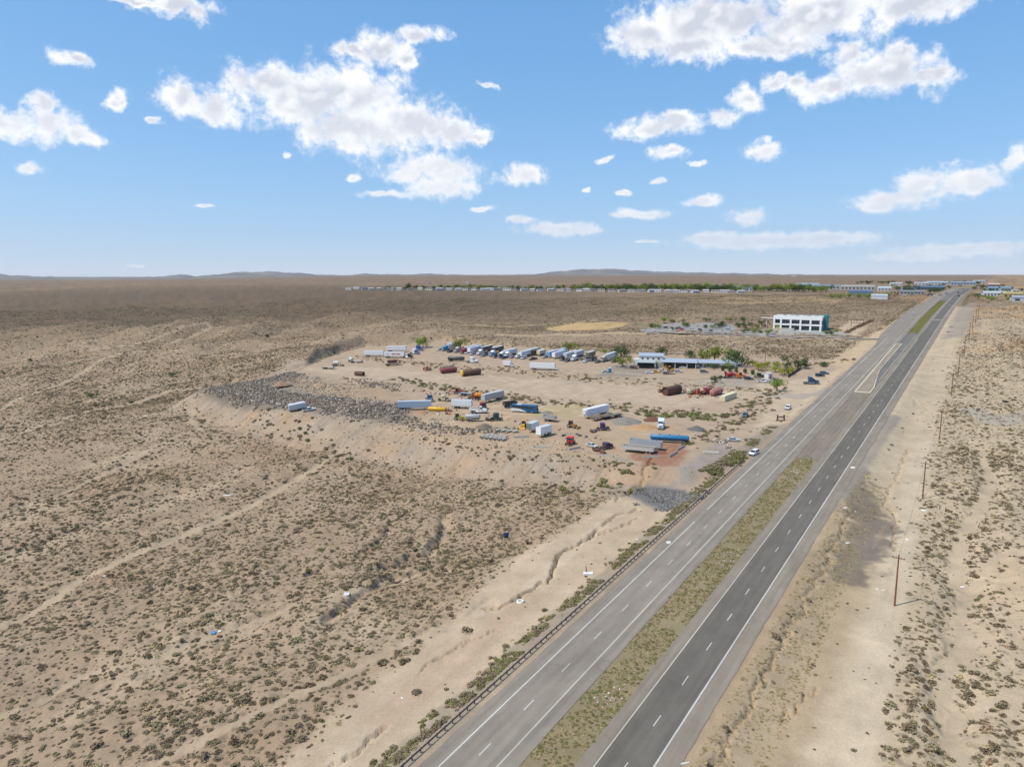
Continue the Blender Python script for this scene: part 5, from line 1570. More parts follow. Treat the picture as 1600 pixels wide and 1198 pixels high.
for k, (a, b, c) in enumerate(POLES):
    tops.append(pole(a, b, 11.0, labs[k] if k < 2 else None, True, paint(c, .9, 0, .1) if c else None))
# wires between the poles
def wire(a, b, r=.018):
    V = MB(); n = 10; pts = []
    for i in range(n + 1):
        f = i / n
        pts.append((a[0] + (b[0] - a[0]) * f, a[1] + (b[1] - a[1]) * f, a[2] + (b[2] - a[2]) * f - 1.0 * 4 * f * (1 - f) * .5))
    for p, q in zip(pts[:-1], pts[1:]): V.bar(p, q, r * 2)
    o = V.build('overhead_wire', DARK)
    tag(o, 'thin overhead wire strung between the wooden utility poles', 'wire', 'overhead wires')
for k in range(len(tops) - 1): wire(tops[k], tops[k + 1])
# guard rail
def guardrail():
    s0 = 40.0; s1 = es(1160, 716)[1]
    t = thing('guard_rail', 'long rusty guard rail with timber posts along the grey carriageway', 'guard rail')
    RUSTY = paint((112, 98, 88), .7, .1, .4)
    n = int((s1 - s0) / 1.9)
    pm = None
    E0 = -65.2
    for k in range(n):
        s = s0 + k * 1.9; x, y = xy_of(E0, s)
        if pm is None:
            o = MB().box((0, 0, .3), (.15, .15, 1.1)).build('post', paint((92, 78, 66), .9), t); pm = o.data
        else: o = link(bpy.data.objects.new('post', pm), t)
        o.location = (x, y, float(P(s)) - .05); o.rotation_euler = (0, 0, -RA)
    # W shaped beam
    prof = [(.10, .50), (.17, .56), (.11, .63), (.18, .70), (.11, .78), (.17, .84), (.10, .90)]
    st = np.arange(s0 - 1, s1 + 1, 3.8)
    for i in range(len(st) - 1):
        V = []
        for s in (st[i], st[i + 1] + .05):
            for de, h in prof:
                x, y = xy_of(E0 + de, s); V.append((x, y, float(P(s)) + h - .05))
        m = len(prof)
        F = [(k, k + 1, m + k + 1, m + k) for k in range(m - 1)]
        MB().add(V, F).build('rail_beam', RUSTY, t)
guardrail()
def lie(px, py): return at(px, py)
def tyre_ring(px, py, label, r=.75):
    o = MB().lathe([(-.18, r), (.18, r), (.18, r * .5), (-.18, r * .5), (-.18, r)], axis='z', n=20, hollow=True).build('painted_tyre', paint((232, 226, 214), .7, 0, .1), None, True)
    x, y, z = at(px, py); o.location = (x, y, z + .14); tag(o, label, 'tyre')
tyre_ring(813, 940, 'white painted tyre ring on the bare dirt near the crack', .85)
tyre_ring(1045, 848, 'white painted tyre ring beside the guard rail', .6)
tyre_ring(1333, 731, 'pale ring marker on the verge of the dark carriageway', .7)
t = thing('ground_sign', 'white flat sign base with dark post on bare dirt', 'sign')
MB().box((0, 0, .3), (2.2, 1.2, .5)).build('base_slab', paint((238, 236, 230), .7, 0, .05), t)
MB().bar((-.3, .4, .4), (-.5, .5, 2.0), .14).build('post', DARK, t)
x, y, z = at(919, 898); t.location = (x, y, z)
t = thing('blue_sign', 'small blue sign panel on two white legs in the brush', 'sign')
for sx in (-1, 1): MB().bar((sx * .75, 0, -.2), (sx * .75, 0, 1.6), .12).build('leg', paint((225, 225, 225)), t)
MB().box((0, 0, 1.5), (1.8, .1, 1.0)).build('panel', paint((52, 84, 124), .5, 0, .15), t)
MB().box((0, .3, .9), (1.8, .08, .9)).build('back_panel', DARK, t)
x, y, z = at(791, 843); t.location = (x, y, z); t.rotation_euler = (0, 0, .5)
def debris(px, py, s, rgb, label, name='debris_panel', rz=.3, cat='debris'):
    x, y, z = at(px, py)
    V = [(-.5, -.4, 0), (.4, -.5, .05), (.55, .3, .12), (-.3, .5, .3), (-.45, -.35, .12), (.38, -.42, .2), (.5, .25, .3), (-.25, .4, .42)]
    V = [(a * s[0] * .75, b * s[1] * .75, c * s[2] * .75) for a, b, c in V]
    o = MB().add(V, [(0, 3, 2, 1), (4, 5, 6, 7), (0, 1, 5, 4), (1, 2, 6, 5), (2, 3, 7, 6), (3, 0, 4, 7)]).build(name, paint(rgb, .6, 0, .45))
    o.location = (x, y, z - .02); o.rotation_euler = (0, 0, rz); tag(o, label, cat)
debris(541, 930, (2.0, 1.1, 2.6), (240, 238, 232), 'white discarded mattress in the desert brush', 'mattress')
debris(333, 989, (1.5, 1.1, 1.6), (80, 150, 210), 'blue tarpaulin scrap lying in the desert brush', 'tarpaulin')
debris(343, 986, (1.0, .8, .8), (236, 234, 228), 'white scrap next to the blue tarpaulin')
debris(355, 774, (5.0, .7, 1.0), (236, 232, 222), 'long white strip lying in the brush of the dirt track')
debris(1443, 797, (2.6, 1.6, .8), (238, 232, 222), 'white sheet lying beside the leaning fence posts')
debris(1417, 843, (1.2, 1.2, .7), (240, 234, 226), 'pale block on the bare strip by the crack')
debris(1324, 848, (2.0, .8, .5), (236, 230, 220), 'pale plank by the dark stained verge')
debris(1321, 793, (2.0, .8, .5), (236, 230, 220), 'pale plank at the head of the verge crack')
debris(1336, 799, (1.0, .8, .6), (236, 230, 222), 'pale scrap beside the verge crack')
debris(1504, 917, (1.6, .6, .8), (240, 238, 234), 'white scrap in the gully brush')
debris(1070, 1192, (2.2, .3, .6), (228, 222, 210), 'white strip at the toe of the verge')
debris(995, 843, (.7, .6, .8), (238, 236, 230), 'small white lump among guard rail weeds')
debris(628, 1090, (.5, .5, .5), (245, 243, 240), 'tiny white scrap on bare dirt')
debris(163, 900, (.8, .6, .8), (236, 234, 230), 'white bag caught in brush by the wash')
debris(1096, 833, (1.4, .4, .4), (220, 214, 200), 'pale offcut lying by the grey carriageway')
debris(1370, 920, (.9, .5, .4), (240, 236, 230), 'white scrap on the bare strip')
debris(1380, 922, (.7, .5, .4), (236, 232, 226), 'second white scrap on the bare strip')
# leaning fence posts
for k, (a, b) in enumerate([(1445, 789), (1457, 792), (1468, 795), (1477, 799), (1487, 803)]):
    o = MB().box((0, 0, .5), (.16, .16, 1.4)).build('fence_post', paint((96, 78, 62), .9))
    x, y, z = at(a, b); o.location = (x, y, z - .1); o.rotation_euler = (.15 * math.sin(k * 3), .12 * math.cos(k * 5), k)
    tag(o, 'weathered leaning timber fence post in the brush', 'post', 'leaning fence posts')
# thin guy post beside the first pole
o = MB().box((0, 0, .8), (.08, .08, 1.6)).build('marker_post', paint((160, 150, 138), .8)); x, y, z = at(1457, 944); o.location = (x, y, z); tag(o, 'thin grey marker post near the reddish pole', 'post')
x, y, z = at(1570, 628)
o = MB().lathe([(-.3, 1.0), (.3, 1.0), (.3, .55), (-.3, .55), (-.3, 1.0)], axis='z', n=16, hollow=True).build('discarded_tyre', RUBBER); o.location = (x, y, z + .3); tag(o, 'black discarded tyre in the grey sand of the gully', 'tyre')

# cars on the highway
def roadcar(px, py, rgb, label, az, kind='suv'):
    e, s = es(px, py); x, y = xy_of(e, s)
    o = car(rgb, label, kind); a = math.radians(az)
    place(o, x, y, az); o.location.z = float(P(s)) + .02
roadcar(1427, 491, (236, 236, 236), 'white car driving on the left carriageway', 214)
roadcar(1459, 463, (240, 240, 240), 'white van far up the left carriageway', 214, 'van')
roadcar(1498, 463, (40, 40, 44), 'black car far up the dark carriageway', 34)
roadcar(1497, 458, (50, 52, 56), 'dark truck at the far junction', 34, 'van')
roadcar(1505, 452, (150, 60, 60), 'red car at the far junction', 34)
roadcar(1484, 453.5, (230, 230, 232), 'white pickup at the far junction', 34, 'pickup')

# ------------------------------------------------------------------ trees
LEAFY = leafmat((116, 128, 54), .35, 'cottonwood_leaves')
LEAFD = leafmat((70, 88, 48), .35, 'dark_leaves')
LEAFY2 = leafmat((138, 146, 50), .35, 'yellow_green_leaves')
BARK = paint((96, 82, 66), .95, 0, .2)
def crown_mesh(name, seed, mat, n, leaf, wide=1.0, tall=1.0, base=.35):
    g = np.random.default_rng(seed)
    lobes = [(g.normal(0, .34) * wide, g.normal(0, .34) * wide, base + g.uniform(.05, .62) * tall, g.uniform(.16, .30)) for _ in range(13)]
    V, F = leaf_cloud(n, 1.0, leaf, seed, lobes=lobes)
    V[:, 2] = np.maximum(V[:, 2], base * .35)
    return mesh_np(name, V, F, mat)
def trunk_mesh(seed, h=.55):
    g = random.Random(seed); m = MB()
    m.lathe([(-.06, .045), (.15, .034), (h, .018)], axis='z', n=7)
    for k in range(5):
        a = g.uniform(0, 6.28); z0 = g.uniform(.2, .4); m.bar((0, 0, z0), (.28 * math.cos(a), .28 * math.sin(a), z0 + g.uniform(.2, .35)), .022)
    o = m.build('trunk', BARK); d = o.data; bpy.data.objects.remove(o); return d
CROWN = {k: [crown_mesh('crown', 500 + i + 10 * j, mt, 1000, .045, w, t_, b_) for i in range(3)] for j, (k, mt, w, t_, b_) in enumerate([('leafy', LEAFY, 1, .8, .3), ('dark', LEAFD, 1, .8, .25), ('yellow', LEAFY2, 1.1, .55, .3), ('cone', LEAFD, .45, 1.0, .2)])}
TRUNK = [trunk_mesh(k) for k in range(3)]
def tree(px, py, H, kind, label, group=None, xyz=None, name=None, k=None):
    x, y, z = xyz or at(px, py)
    t = thing(name or {'cone': 'cypress_tree', 'yellow': 'leafy_shrub'}.get(kind, 'shade_tree'), label, 'tree' if kind != 'yellow' else 'shrub', group)
    k = random.randrange(3) if k is None else k
    link(bpy.data.objects.new('crown', CROWN[kind][k]), t); link(bpy.data.objects.new('trunk', TRUNK[k]), t)
    t.location = (x, y, z); t.rotation_euler = (0, 0, random.uniform(0, 6.28)); t.scale = (H * random.uniform(.9, 1.15), H, H * .95)
    return t
tree(661, 543, 10, 'leafy', 'tall rounded shade tree beside the blue tractor')
tree(717, 545, 9, 'leafy', 'paler shade tree behind the west end of the truck row')
tree(757, 547, 5, 'leafy', 'low tree behind the middle of the truck row')
tree(888, 550, 8, 'leafy', 'thin pale green tree behind the sky blue trailer')
tree(970, 558, 9.5, 'dark', 'full green tree at the east end of the truck row')
tree(973, 573, 8, 'leafy', 'bushy tree in front of the royal blue tractor')
tree(945, 553, 4, 'leafy', 'small green bush tree behind the beige tractor rig')
tree(1034, 553, 6, 'dark', 'dark green tree behind the two storey house')
tree(1078, 559, 6, 'dark', 'dark bushy tree behind the long house roof')
tree(1098, 566, 8.5, 'leafy', 'yellowish cottonwood behind the long house, west of the pair')
tree(1116, 568, 11, 'leafy', 'broad cottonwood in the middle behind the long house')
tree(1150, 573, 12, 'dark', 'tallest cottonwood at the end of the long house')
tree(1031, 573, 4.5, 'dark', 'round dark shrub tree before the carport')
tree(1044, 573, 4.0, 'dark', 'second round shrub tree before the carport')
tree(1085, 573, 3.6, 'dark', 'low dark shrub at the carport corner')
tree(1115, 576, 4.0, 'dark', 'dark shrub before the low white wall of the house')
tree(1136, 576, 4.5, 'leafy', 'shrub tree under the roof end of the long house')
for a, b, h, l in [(1176, 572, 4.5, 'round yellow-green shrub behind the garden wall'), (1185, 579, 6.0, 'largest yellow-green shrub in the garden'), (1200, 573, 4.0, 'yellow-green shrub beside the lone utility pole'), (1215, 574, 4.8, 'yellow-green shrub near the dark round tree'), (1211, 581, 4.2, 'yellow-green shrub by the inner garden path'), (1226, 586, 6.0, 'olive cone shaped tree at the garden corner')]:
    tree(a, b, h, 'yellow', l)
tree(1230, 575, 4.2, 'dark', 'dark purple-brown round tree in the garden')
tree(1247, 576, 9, 'dark', 'tall narrow tree at the end of the garden fence')
tree(1258, 574, 3.6, 'dark', 'small dark shrub tree beside the tall narrow tree')
tree(1286, 573, 3.8, 'dark', 'wide green bush north of the frontage parking', name='green_bush')
tree(1214, 611, 6.5, 'leafy', 'lone slender tree casting shade on the frontage drive')
tree(1118, 597, 4.6, 'dark', 'brown dry bush tree beside the dark red mixer')
for a, b in [(1129, 579), (1140, 580), (1151, 582), (1164, 583), (1176, 585), (1232, 584), (1237, 581)]:
    tree(a, b, 3.4, 'cone', 'narrow dark cypress in the garden row', 'cypresses in the garden row')
for a, b, h, l in [(144, 621, 4.0, 'lone dark juniper on the open slope by the dirt track'), (270, 588, 4.2, 'lone dark juniper on the slope above the rubble'), (150, 635, 2.4, 'small juniper below the lone dark juniper'), (47, 564, 2.6, 'small dark juniper on the west ridge'), (418, 527, 3.5, 'small dark juniper on the far ridge')]:
    tree(a, b, h, 'dark', l, name='juniper_tree')
# the garden wall and lone pole
m = MB(); t = thing('garden_fence', 'dark brown hedge fence along the frontage corner', 'fence')
p0 = np.array(at(1231, 590)[:2]); p1 = np.array(at(1251, 577)[:2])
for k in range(10):
    q0 = p0 + (p1 - p0) * k / 10; q1 = p0 + (p1 - p0) * (k + .96) / 10
    z0 = float(gz(*q0)); MB().bar((q0[0], q0[1], z0 + .8), (q1[0], q1[1], z0 + .8), .12, 1.7).build('fence_panel', paint((92, 76, 62), .9, 0, .3), t)
pole(1195, 571, 9, 'slim dark utility pole in the garden', True)

# ------------------------------------------------------------------ the long house
def house():
    x, y, z = at(1074, 575)
    t = thing('long_house', 'long white ranch house with pale metal roof and two storey west end', 'house')
    wall = paint((226, 224, 218), .8, 0, .15); roof = paint((184, 194, 204), .45, .2, .1)
    def gable(x0, x1, y0, y1, z0, z1, nm='roof', ov=.5):
        ym = (y0 + y1) / 2
        return MB().prism([(y0 - ov, z0), (ym, z1), (y1 + ov, z0), (y1 + ov, z0 + .12), (ym, z1 + .14), (y0 - ov, z0 + .12)], x0 - ov, x1 + ov).build(nm, roof, t)
    # local x runs along the house (west -> east)
    MB().box((-21, 3, 3.0), (14, 8, 6.0)).build('two_storey_wall', wall, t)
    gable(-28, -14, -1, 7, 6.0, 7.3)
    for k in range(2): MB().cyl((-22 + k * 9, 3, 7.4), .35, .8, 'z', 10).build('roof_vent', roof, t)
    MB().box((-29.5, 4, 1.9), (4, 6, 3.8)).build('annex_wall', wall, t)
    MB().box((-24, -4, 2.9), (12, 7, .2)).build('porch_roof', roof, t)
    for xx in (-30, -18): MB().bar((xx, -7.2, 0), (xx, -7.2, 2.8), .3).build('porch_post', wall, t)
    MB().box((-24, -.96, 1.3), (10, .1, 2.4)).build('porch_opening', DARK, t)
    for k in range(4): MB().box((-26 + k * 3.2, -1.03, 4.6), (1.0, .08, 1.1)).build('window', glass(), t)
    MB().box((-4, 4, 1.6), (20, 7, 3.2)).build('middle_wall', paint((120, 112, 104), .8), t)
    gable(-14, 6, -5.0, 8, 3.2, 4.6)
    for xx in (-13.5, -6.5, .5, 5.5): MB().bar((xx, -4.8, 0), (xx, -4.8, 3.2), .35).build('carport_post', wall, t)
    MB().box((18, 4, 1.5), (24, 8, 3.0)).build('east_wall', wall, t)
    gable(6, 30, -1.5, 8.5, 3.0, 4.4)
    for k in range(5): MB().box((8.5 + k * 4.4, -.06, 1.6), (1.6, .08, 1.2)).build('window', glass(), t)
    for k in range(2): MB().box((11 + k * 9, -.08, 1.05), (1.0, .1, 2.1)).build('door', paint((110, 84, 66)), t)
    MB().box((24, -2.6, 2.5), (9, 4.0, .15)).build('east_porch_roof', roof, t)
    for xx in (20, 28): MB().bar((xx, -4.4, 0), (xx, -4.4, 2.5), .2).build('porch_post', wall, t)
    t.location = (x, y + 3, z); t.rotation_euler = (0, 0, math.radians(-14))
    t.scale = (.98, 1, 1.05)
    return t
H_ = house()
o = car((236, 238, 240), 'white car parked under the house carport', 'sedan'); x, y, z = at(1068, 575.5); place(o, x, y + .5, 104)
# low garden walls
o = MB().box((0, 0, .5), (26, .3, 1.0)).build('garden_wall', paint((214, 190, 168), .9, 0, .2)); x, y, z = at(1190, 577); o.location = (x, y, z); o.rotation_euler = (0, 0, math.radians(-12)); tag(o, 'low pinkish garden wall east of the long house', 'wall')

# ------------------------------------------------------------------ clinic
def clinic():
    x, y, z = at(1245, 516.5)
    t = thing('clinic_building', 'white two storey modern building with deep window bays and teal tower', 'building')
    wh = paint((240, 240, 238), .6, 0, .04); grey = paint((150, 148, 142), .7, 0, .1); teal = paint((20, 138, 142), .5, 0, .05)
    L, D, H = 37.0, 18.0, 11.6
    MB().box((0, D / 2 + 1.6, H / 2 - .4), (L, D - 1.2, H - .8)).build('core_wall', grey, t)
    MB().box((0, D / 2, H - 1.2), (L, D + .02, 3.0)).build('parapet', wh, t)
    MB().box((0, .9, .25), (L, 2.0, .5)).build('plinth', wh, t)
    MB().box((0, .8, 4.95), (L, 1.9, 1.2)).build('floor_band', wh, t)
    n = 4; w = 30.0 / n
    for k in range(n + 1):
        MB().box((-12.6 + k * w, .8, 5.3), (1.3, 1.8, 9.6)).build('pier', wh, t)
    MB().box((-L / 2 + .6, .8, 5.3), (1.2, 1.8, 9.6)).build('pier', wh, t)
    for k in range(n):
        for fz in (2.45, 7.1):
            cx = -12.6 + (k + .5) * w
            g = MB().box((cx, 2.15, fz + .1), (w - 1.3, .1, 2.6)).build('window', paint((74, 84, 92), .15, 0, 0), t)
            for q in range(1, 5): MB().box((cx - (w - 1.3) / 2 + q * (w - 1.3) / 5, 2.05, fz + .1), (.09, .1, 3.0)).build('mullion', grey, g)
            MB().box((cx, 2.05, fz + .5), (w - 1.3, .1, .09)).build('transom', grey, g)
    MB().box((-L / 2 + 3.4, 2.15, 7.0), (4.2, .1, 3.0)).build('window', glass(), t)
    MB().box((-L / 2 + 3.4, 1.2, 2.2), (4.4, .6, 3.8)).build('yellow_entrance_panel', paint((196, 184, 120), .6), t)
    MB().box((-L / 2 - 5, 3.0, 9.6), (11, 3.0, .5)).build('entrance_canopy', paint((238, 226, 228)), t)
    MB().bar((-L / 2 - 6, 2.6, 0), (-L / 2 - 6, 2.6, 9.4), .35).build('canopy_post', paint((222, 196, 196)), t)
    MB().box((L / 2 + .8, D * .62, 6.45), (2.4, 8.5, 12.9)).build('teal_tower', teal, t)
    for k in range(3): MB().box((L / 2 + .04, 3.2 + k * 2.6, 6.8), (.08, 1.4, 2.2)).build('window', glass(), t)
    for k in range(6): MB().box((-11 + k * 4.6, 6 + (k % 2) * 4, H + .75), (2.4, 2.2, 1.1)).build('roof_unit', paint((150, 152, 154)), t)
    MB().box((0, D / 2, H + .32), (L - 1, D - 1, .05)).build('roof_deck', paint((205, 205, 202), .8), t)
    t.location = (x, y, z - .3); t.rotation_euler = (0, 0, math.radians(-34))
    return t
clinic()
def block(px, py, s, rgb, label, rz=0, name='utility_block', cat='building', rgbroof=None, win=0, dz=0, gable=False):
    x, y, z = at(px, py)
    t = thing(name, label, cat)
    w, d, h = s
    wl = MB().box((0, d / 2, h / 2 - .3), (w, d, h + .6)).build('wall', paint(rgb, .7, 0, .12), t)
    r = paint(rgbroof or tuple(min(250, int(v * 1.03)) for v in rgb), .6, .1, .1)
    if gable: MB().prism([(-.4, h), (d / 2, h + d * .14), (d + .4, h), (d / 2, h + d * .14 + .2)], -w / 2 - .4, w / 2 + .4).build('roof', r, t)
    else: MB().box((0, d / 2, h + .12), (w + .5, d + .5, .22)).build('roof', r, t)
    for k in range(win):
        MB().box((-w / 2 + (k + .5) * w / win, -.04, h * .5), (w / win * .5, .1, h * .42)).build('window', glass(), t)
    t.location = (x, y, z + dz); t.rotation_euler = (0, 0, math.radians(rz))
    return t
block(1229, 521, (10, 5, 3.6), (224, 216, 200), 'cream service enclosure before the clinic ground floor', -27, 'service_enclosure')
o = MB().box((0, 0, .8), (44, .35, 1.6)).build('retaining_wall', paint((196, 196, 190), .8, 0, .1)); x, y, z = at(1268, 521); o.location = (x, y, z); o.rotation_euler = (0, 0, math.radians(-20)); tag(o, 'pale retaining wall before the clinic planting', 'wall')
# clinic car park: asphalt sheet on the slope
def sheet(name, px, mat, lift=.25, ds=8):
    poly = [at(a, b)[:2] for a, b in px]
    P_ = np.array(poly); cx, cy = P_.mean(0)
    xs = np.arange(P_[:, 0].min(), P_[:, 0].max() + ds, ds); ys = np.arange(P_[:, 1].min(), P_[:, 1].max() + ds, ds)
    XX, YY = np.meshgrid(xs, ys); sd_ = poly_sd(XX.ravel(), YY.ravel(), poly, 500).reshape(XX.shape)
    ZZ = gz(XX, YY) + lift
    V = np.stack([XX, YY, ZZ], -1).reshape(-1, 3); F = []
    nx = len(xs)
    for j in range(len(ys) - 1):
        for i in range(nx - 1):
            if min(sd_[j, i], sd_[j, i + 1], sd_[j + 1, i], sd_[j + 1, i + 1]) > -ds * .3: F.append((j * nx + i, j * nx + i + 1, (j + 1) * nx + i + 1, (j + 1) * nx + i))
    o = link(bpy.data.objects.new(name, mesh_np(name, V, F, mat))); o['kind'] = 'structure'
PARK = asphalt('car_park_asphalt', (166, 160, 154))
sheet('car_park', [(1000, 515), (1020, 508), (1045, 504.5), (1150, 505), (1158, 511), (1150, 521), (1010, 521)], PARK)
sheet('clinic_forecourt', [(1150, 521), (1160, 513), (1300, 517), (1330, 524), (1240, 526), (1150, 524)], asphalt('forecourt', (176, 170, 160)), .2)
def drive(pts, w, mat, name, lift=.22):
    poly = np.array([at(a, b)[:2] for a, b in pts]); V = []
    seg = np.hypot(*np.diff(poly, axis=0).T); cum = np.concatenate([[0], np.cumsum(seg)]); n = int(cum[-1] / 4) + 2
    tt = np.linspace(0, cum[-1], n); xx = np.interp(tt, cum, poly[:, 0]); yy = np.interp(tt, cum, poly[:, 1])
    tx = np.gradient(xx); ty = np.gradient(yy); l = np.hypot(tx, ty); nx, ny = -ty / l, tx / l
    for k in range(n):
        zc = max(float(gz(xx[k] + nx[k] * w * f, yy[k] + ny[k] * w * f)) for f in (-.5, 0, .5))
        for f in (-.5, .5): V.append((xx[k] + nx[k] * w * f, yy[k] + ny[k] * w * f, zc + lift))
    F = [(2 * k, 2 * k + 1, 2 * k + 3, 2 * k + 2) for k in range(n - 1)]
    o = link(bpy.data.objects.new(name, mesh_np(name, V, F, mat))); o['kind'] = 'structure'
drive([(1010, 521.5), (1100, 523), (1200, 526), (1300, 528), (1372, 530)], 7, PARK, 'clinic_drive')
for k, (a, b) in enumerate([(1018, 511), (1024, 512), (1028, 514), (1037, 505), (1048, 503), (1052, 504), (1050, 515), (1058, 515), (1070, 511), (1074, 511), (1066, 503.5), (1102, 512.5), (1114, 513), (1124, 512.5), (1128, 510), (1105, 502.5), (1155, 511), (1163, 512), (1172, 509), (1183, 513), (1195, 512), (1140, 503), (1160, 503), (1190, 507), (1162, 521), (1176, 521), (1187, 521), (1200, 523), (1290, 522), (1298, 522), (1306, 521)]):
    tree(a, b, random.uniform(3.2, 6.0), random.choice(['dark', 'dark', 'leafy']), 'young ornamental tree in the clinic car park', 'young trees around the clinic car park')
for k, (a, b, rgb) in enumerate([(1040, 513, (70, 70, 76)), (1064, 516, (200, 60, 60)), (1082, 517, (210, 210, 214)), (1094, 516.5, (60, 62, 70)), (1110, 517.5, (120, 124, 130)), (1136, 516, (170, 172, 176))]):
    put(car(rgb, ['black car in the clinic car park', 'red car in the clinic car park', 'white car in the clinic car park', 'dark grey car in the clinic car park', 'mid grey car in the clinic car park', 'silver car in the clinic car park'][k], 'suv'), a, b, random.uniform(0, 360))
# frame sign beside the clinic
t = thing('steel_billboard', 'dark steel frame sign standing beside the clinic', 'sign')
for sx in (-1, 1): MB().bar((sx * 4.5, 0, -.3), (sx * 4.5, 0, 5.8), .35).build('post', rust((84, 60, 56)), t)
for zz in (3.0, 5.4): MB().bar((-4.5, 0, zz), (4.5, 0, zz), .3).build('crossbar', rust((84, 60, 56)), t)
for k in range(3): MB().bar((-3 + k * 2.2, 0, 3.1), (-1.6 + k * 2.2, 0, 5.3), .25).build('brace', rust((150, 140, 140)), t)
x, y, z = at(1339, 510); t.location = (x, y, z); t.rotation_euler = (0, 0, math.radians(-20))
# low dark hedge bank by the clinic
t = thing('hedge', 'low dark hedge running from the clinic to the highway', 'hedge')
p0 = np.array(at(1322, 521)[:2]); p1 = np.array(at(1363, 502)[:2])
V, F = leaf_cloud(900, 1.0, .5, 77, lobes=[(0, 0, 0, 1)])
g_ = np.random.default_rng(5); tt = g_.uniform(0, 1, 900)
cxy = p0[None, :] + (p1 - p0)[None, :] * tt[:, None] + g_.normal(0, 1.0, (900, 2)); cz = gz(cxy[:, 0], cxy[:, 1]) + g_.uniform(.2, 1.8, 900)
V = V.reshape(-1, 4, 3); V = V - V.mean(1, keepdims=True); V = V + np.concatenate([cxy, cz[:, None]], 1)[:, None, :]
link(bpy.data.objects.new('foliage', mesh_np('foliage', V.reshape(-1, 3), F, SAGE2)), t)

# ------------------------------------------------------------------ town beyond
TL = '%s tree in the long belt behind the mobile homes'
g_ = random.Random(3)
xpx = 548
while xpx < 1292:
    dens = 1.0 if xpx > 900 else (.75 if xpx > 660 else .45)
    h = (g_.uniform(9, 15) if xpx > 880 else g_.uniform(7, 11))
    if g_.random() < dens:
        tree(xpx, 451.5 + .006 * (xpx - 548) + g_.uniform(-1.2, .6), h, (kd := g_.choice(['dark', 'dark', 'leafy'])), TL % ('dark green' if kd == 'dark' else 'light green'), 'tree belt behind the mobile homes', k=g_.randrange(3))
    xpx += g_.uniform(3.8, 7.2) if xpx > 880 else g_.uniform(5, 9)
tree(639, 451.5, 13, 'cone', 'tall dark conifer standing above the mobile homes')
MH = [(236, 234, 228), (214, 206, 192), (196, 200, 204), (232, 222, 204), (184, 176, 168), (240, 240, 238)]
MN = ['white', 'tan', 'blue-grey', 'cream', 'taupe', 'bright white']
def home(px, py, w, rgb, rz, label=None, group=True):
    x, y, z = at(px, py)
    rf = g_.choice([('grey', (150, 146, 144)), ('pale', (196, 198, 200)), ('dark', (120, 112, 108))])
    t = thing('mobile_home', '%s mobile home with %s roof in the row before the tree belt' % (MN[MH.index(rgb)], rf[0]), 'mobile home', 'mobile homes before the tree belt')
    MB().box((0, 0, 1.5), (w, 5, 3.4)).build('wall', paint(rgb, .7), t)
    MB().prism([(-2.8, 3.1), (0, 4.1), (2.8, 3.1), (0, 4.25)], -w / 2 - .3, w / 2 + .3).build('roof', paint(rf[1], .6), t)
    for k in range(3): MB().box((-w / 3 + k * w / 3, -2.53, 1.9), (1.4, .06, 1.2)).build('window', glass(), t)
    t.location = (x, y, z); t.rotation_euler = (0, 0, rz)
xpx = 545
while xpx < 1160:
    home(xpx, 452.3 + .0062 * (xpx - 548) + g_.uniform(-.3, .9) + (1.0 if xpx > 960 else 0), g_.uniform(8, 14), g_.choice(MH), g_.uniform(-.5, .5))
    xpx += g_.uniform(9, 17)
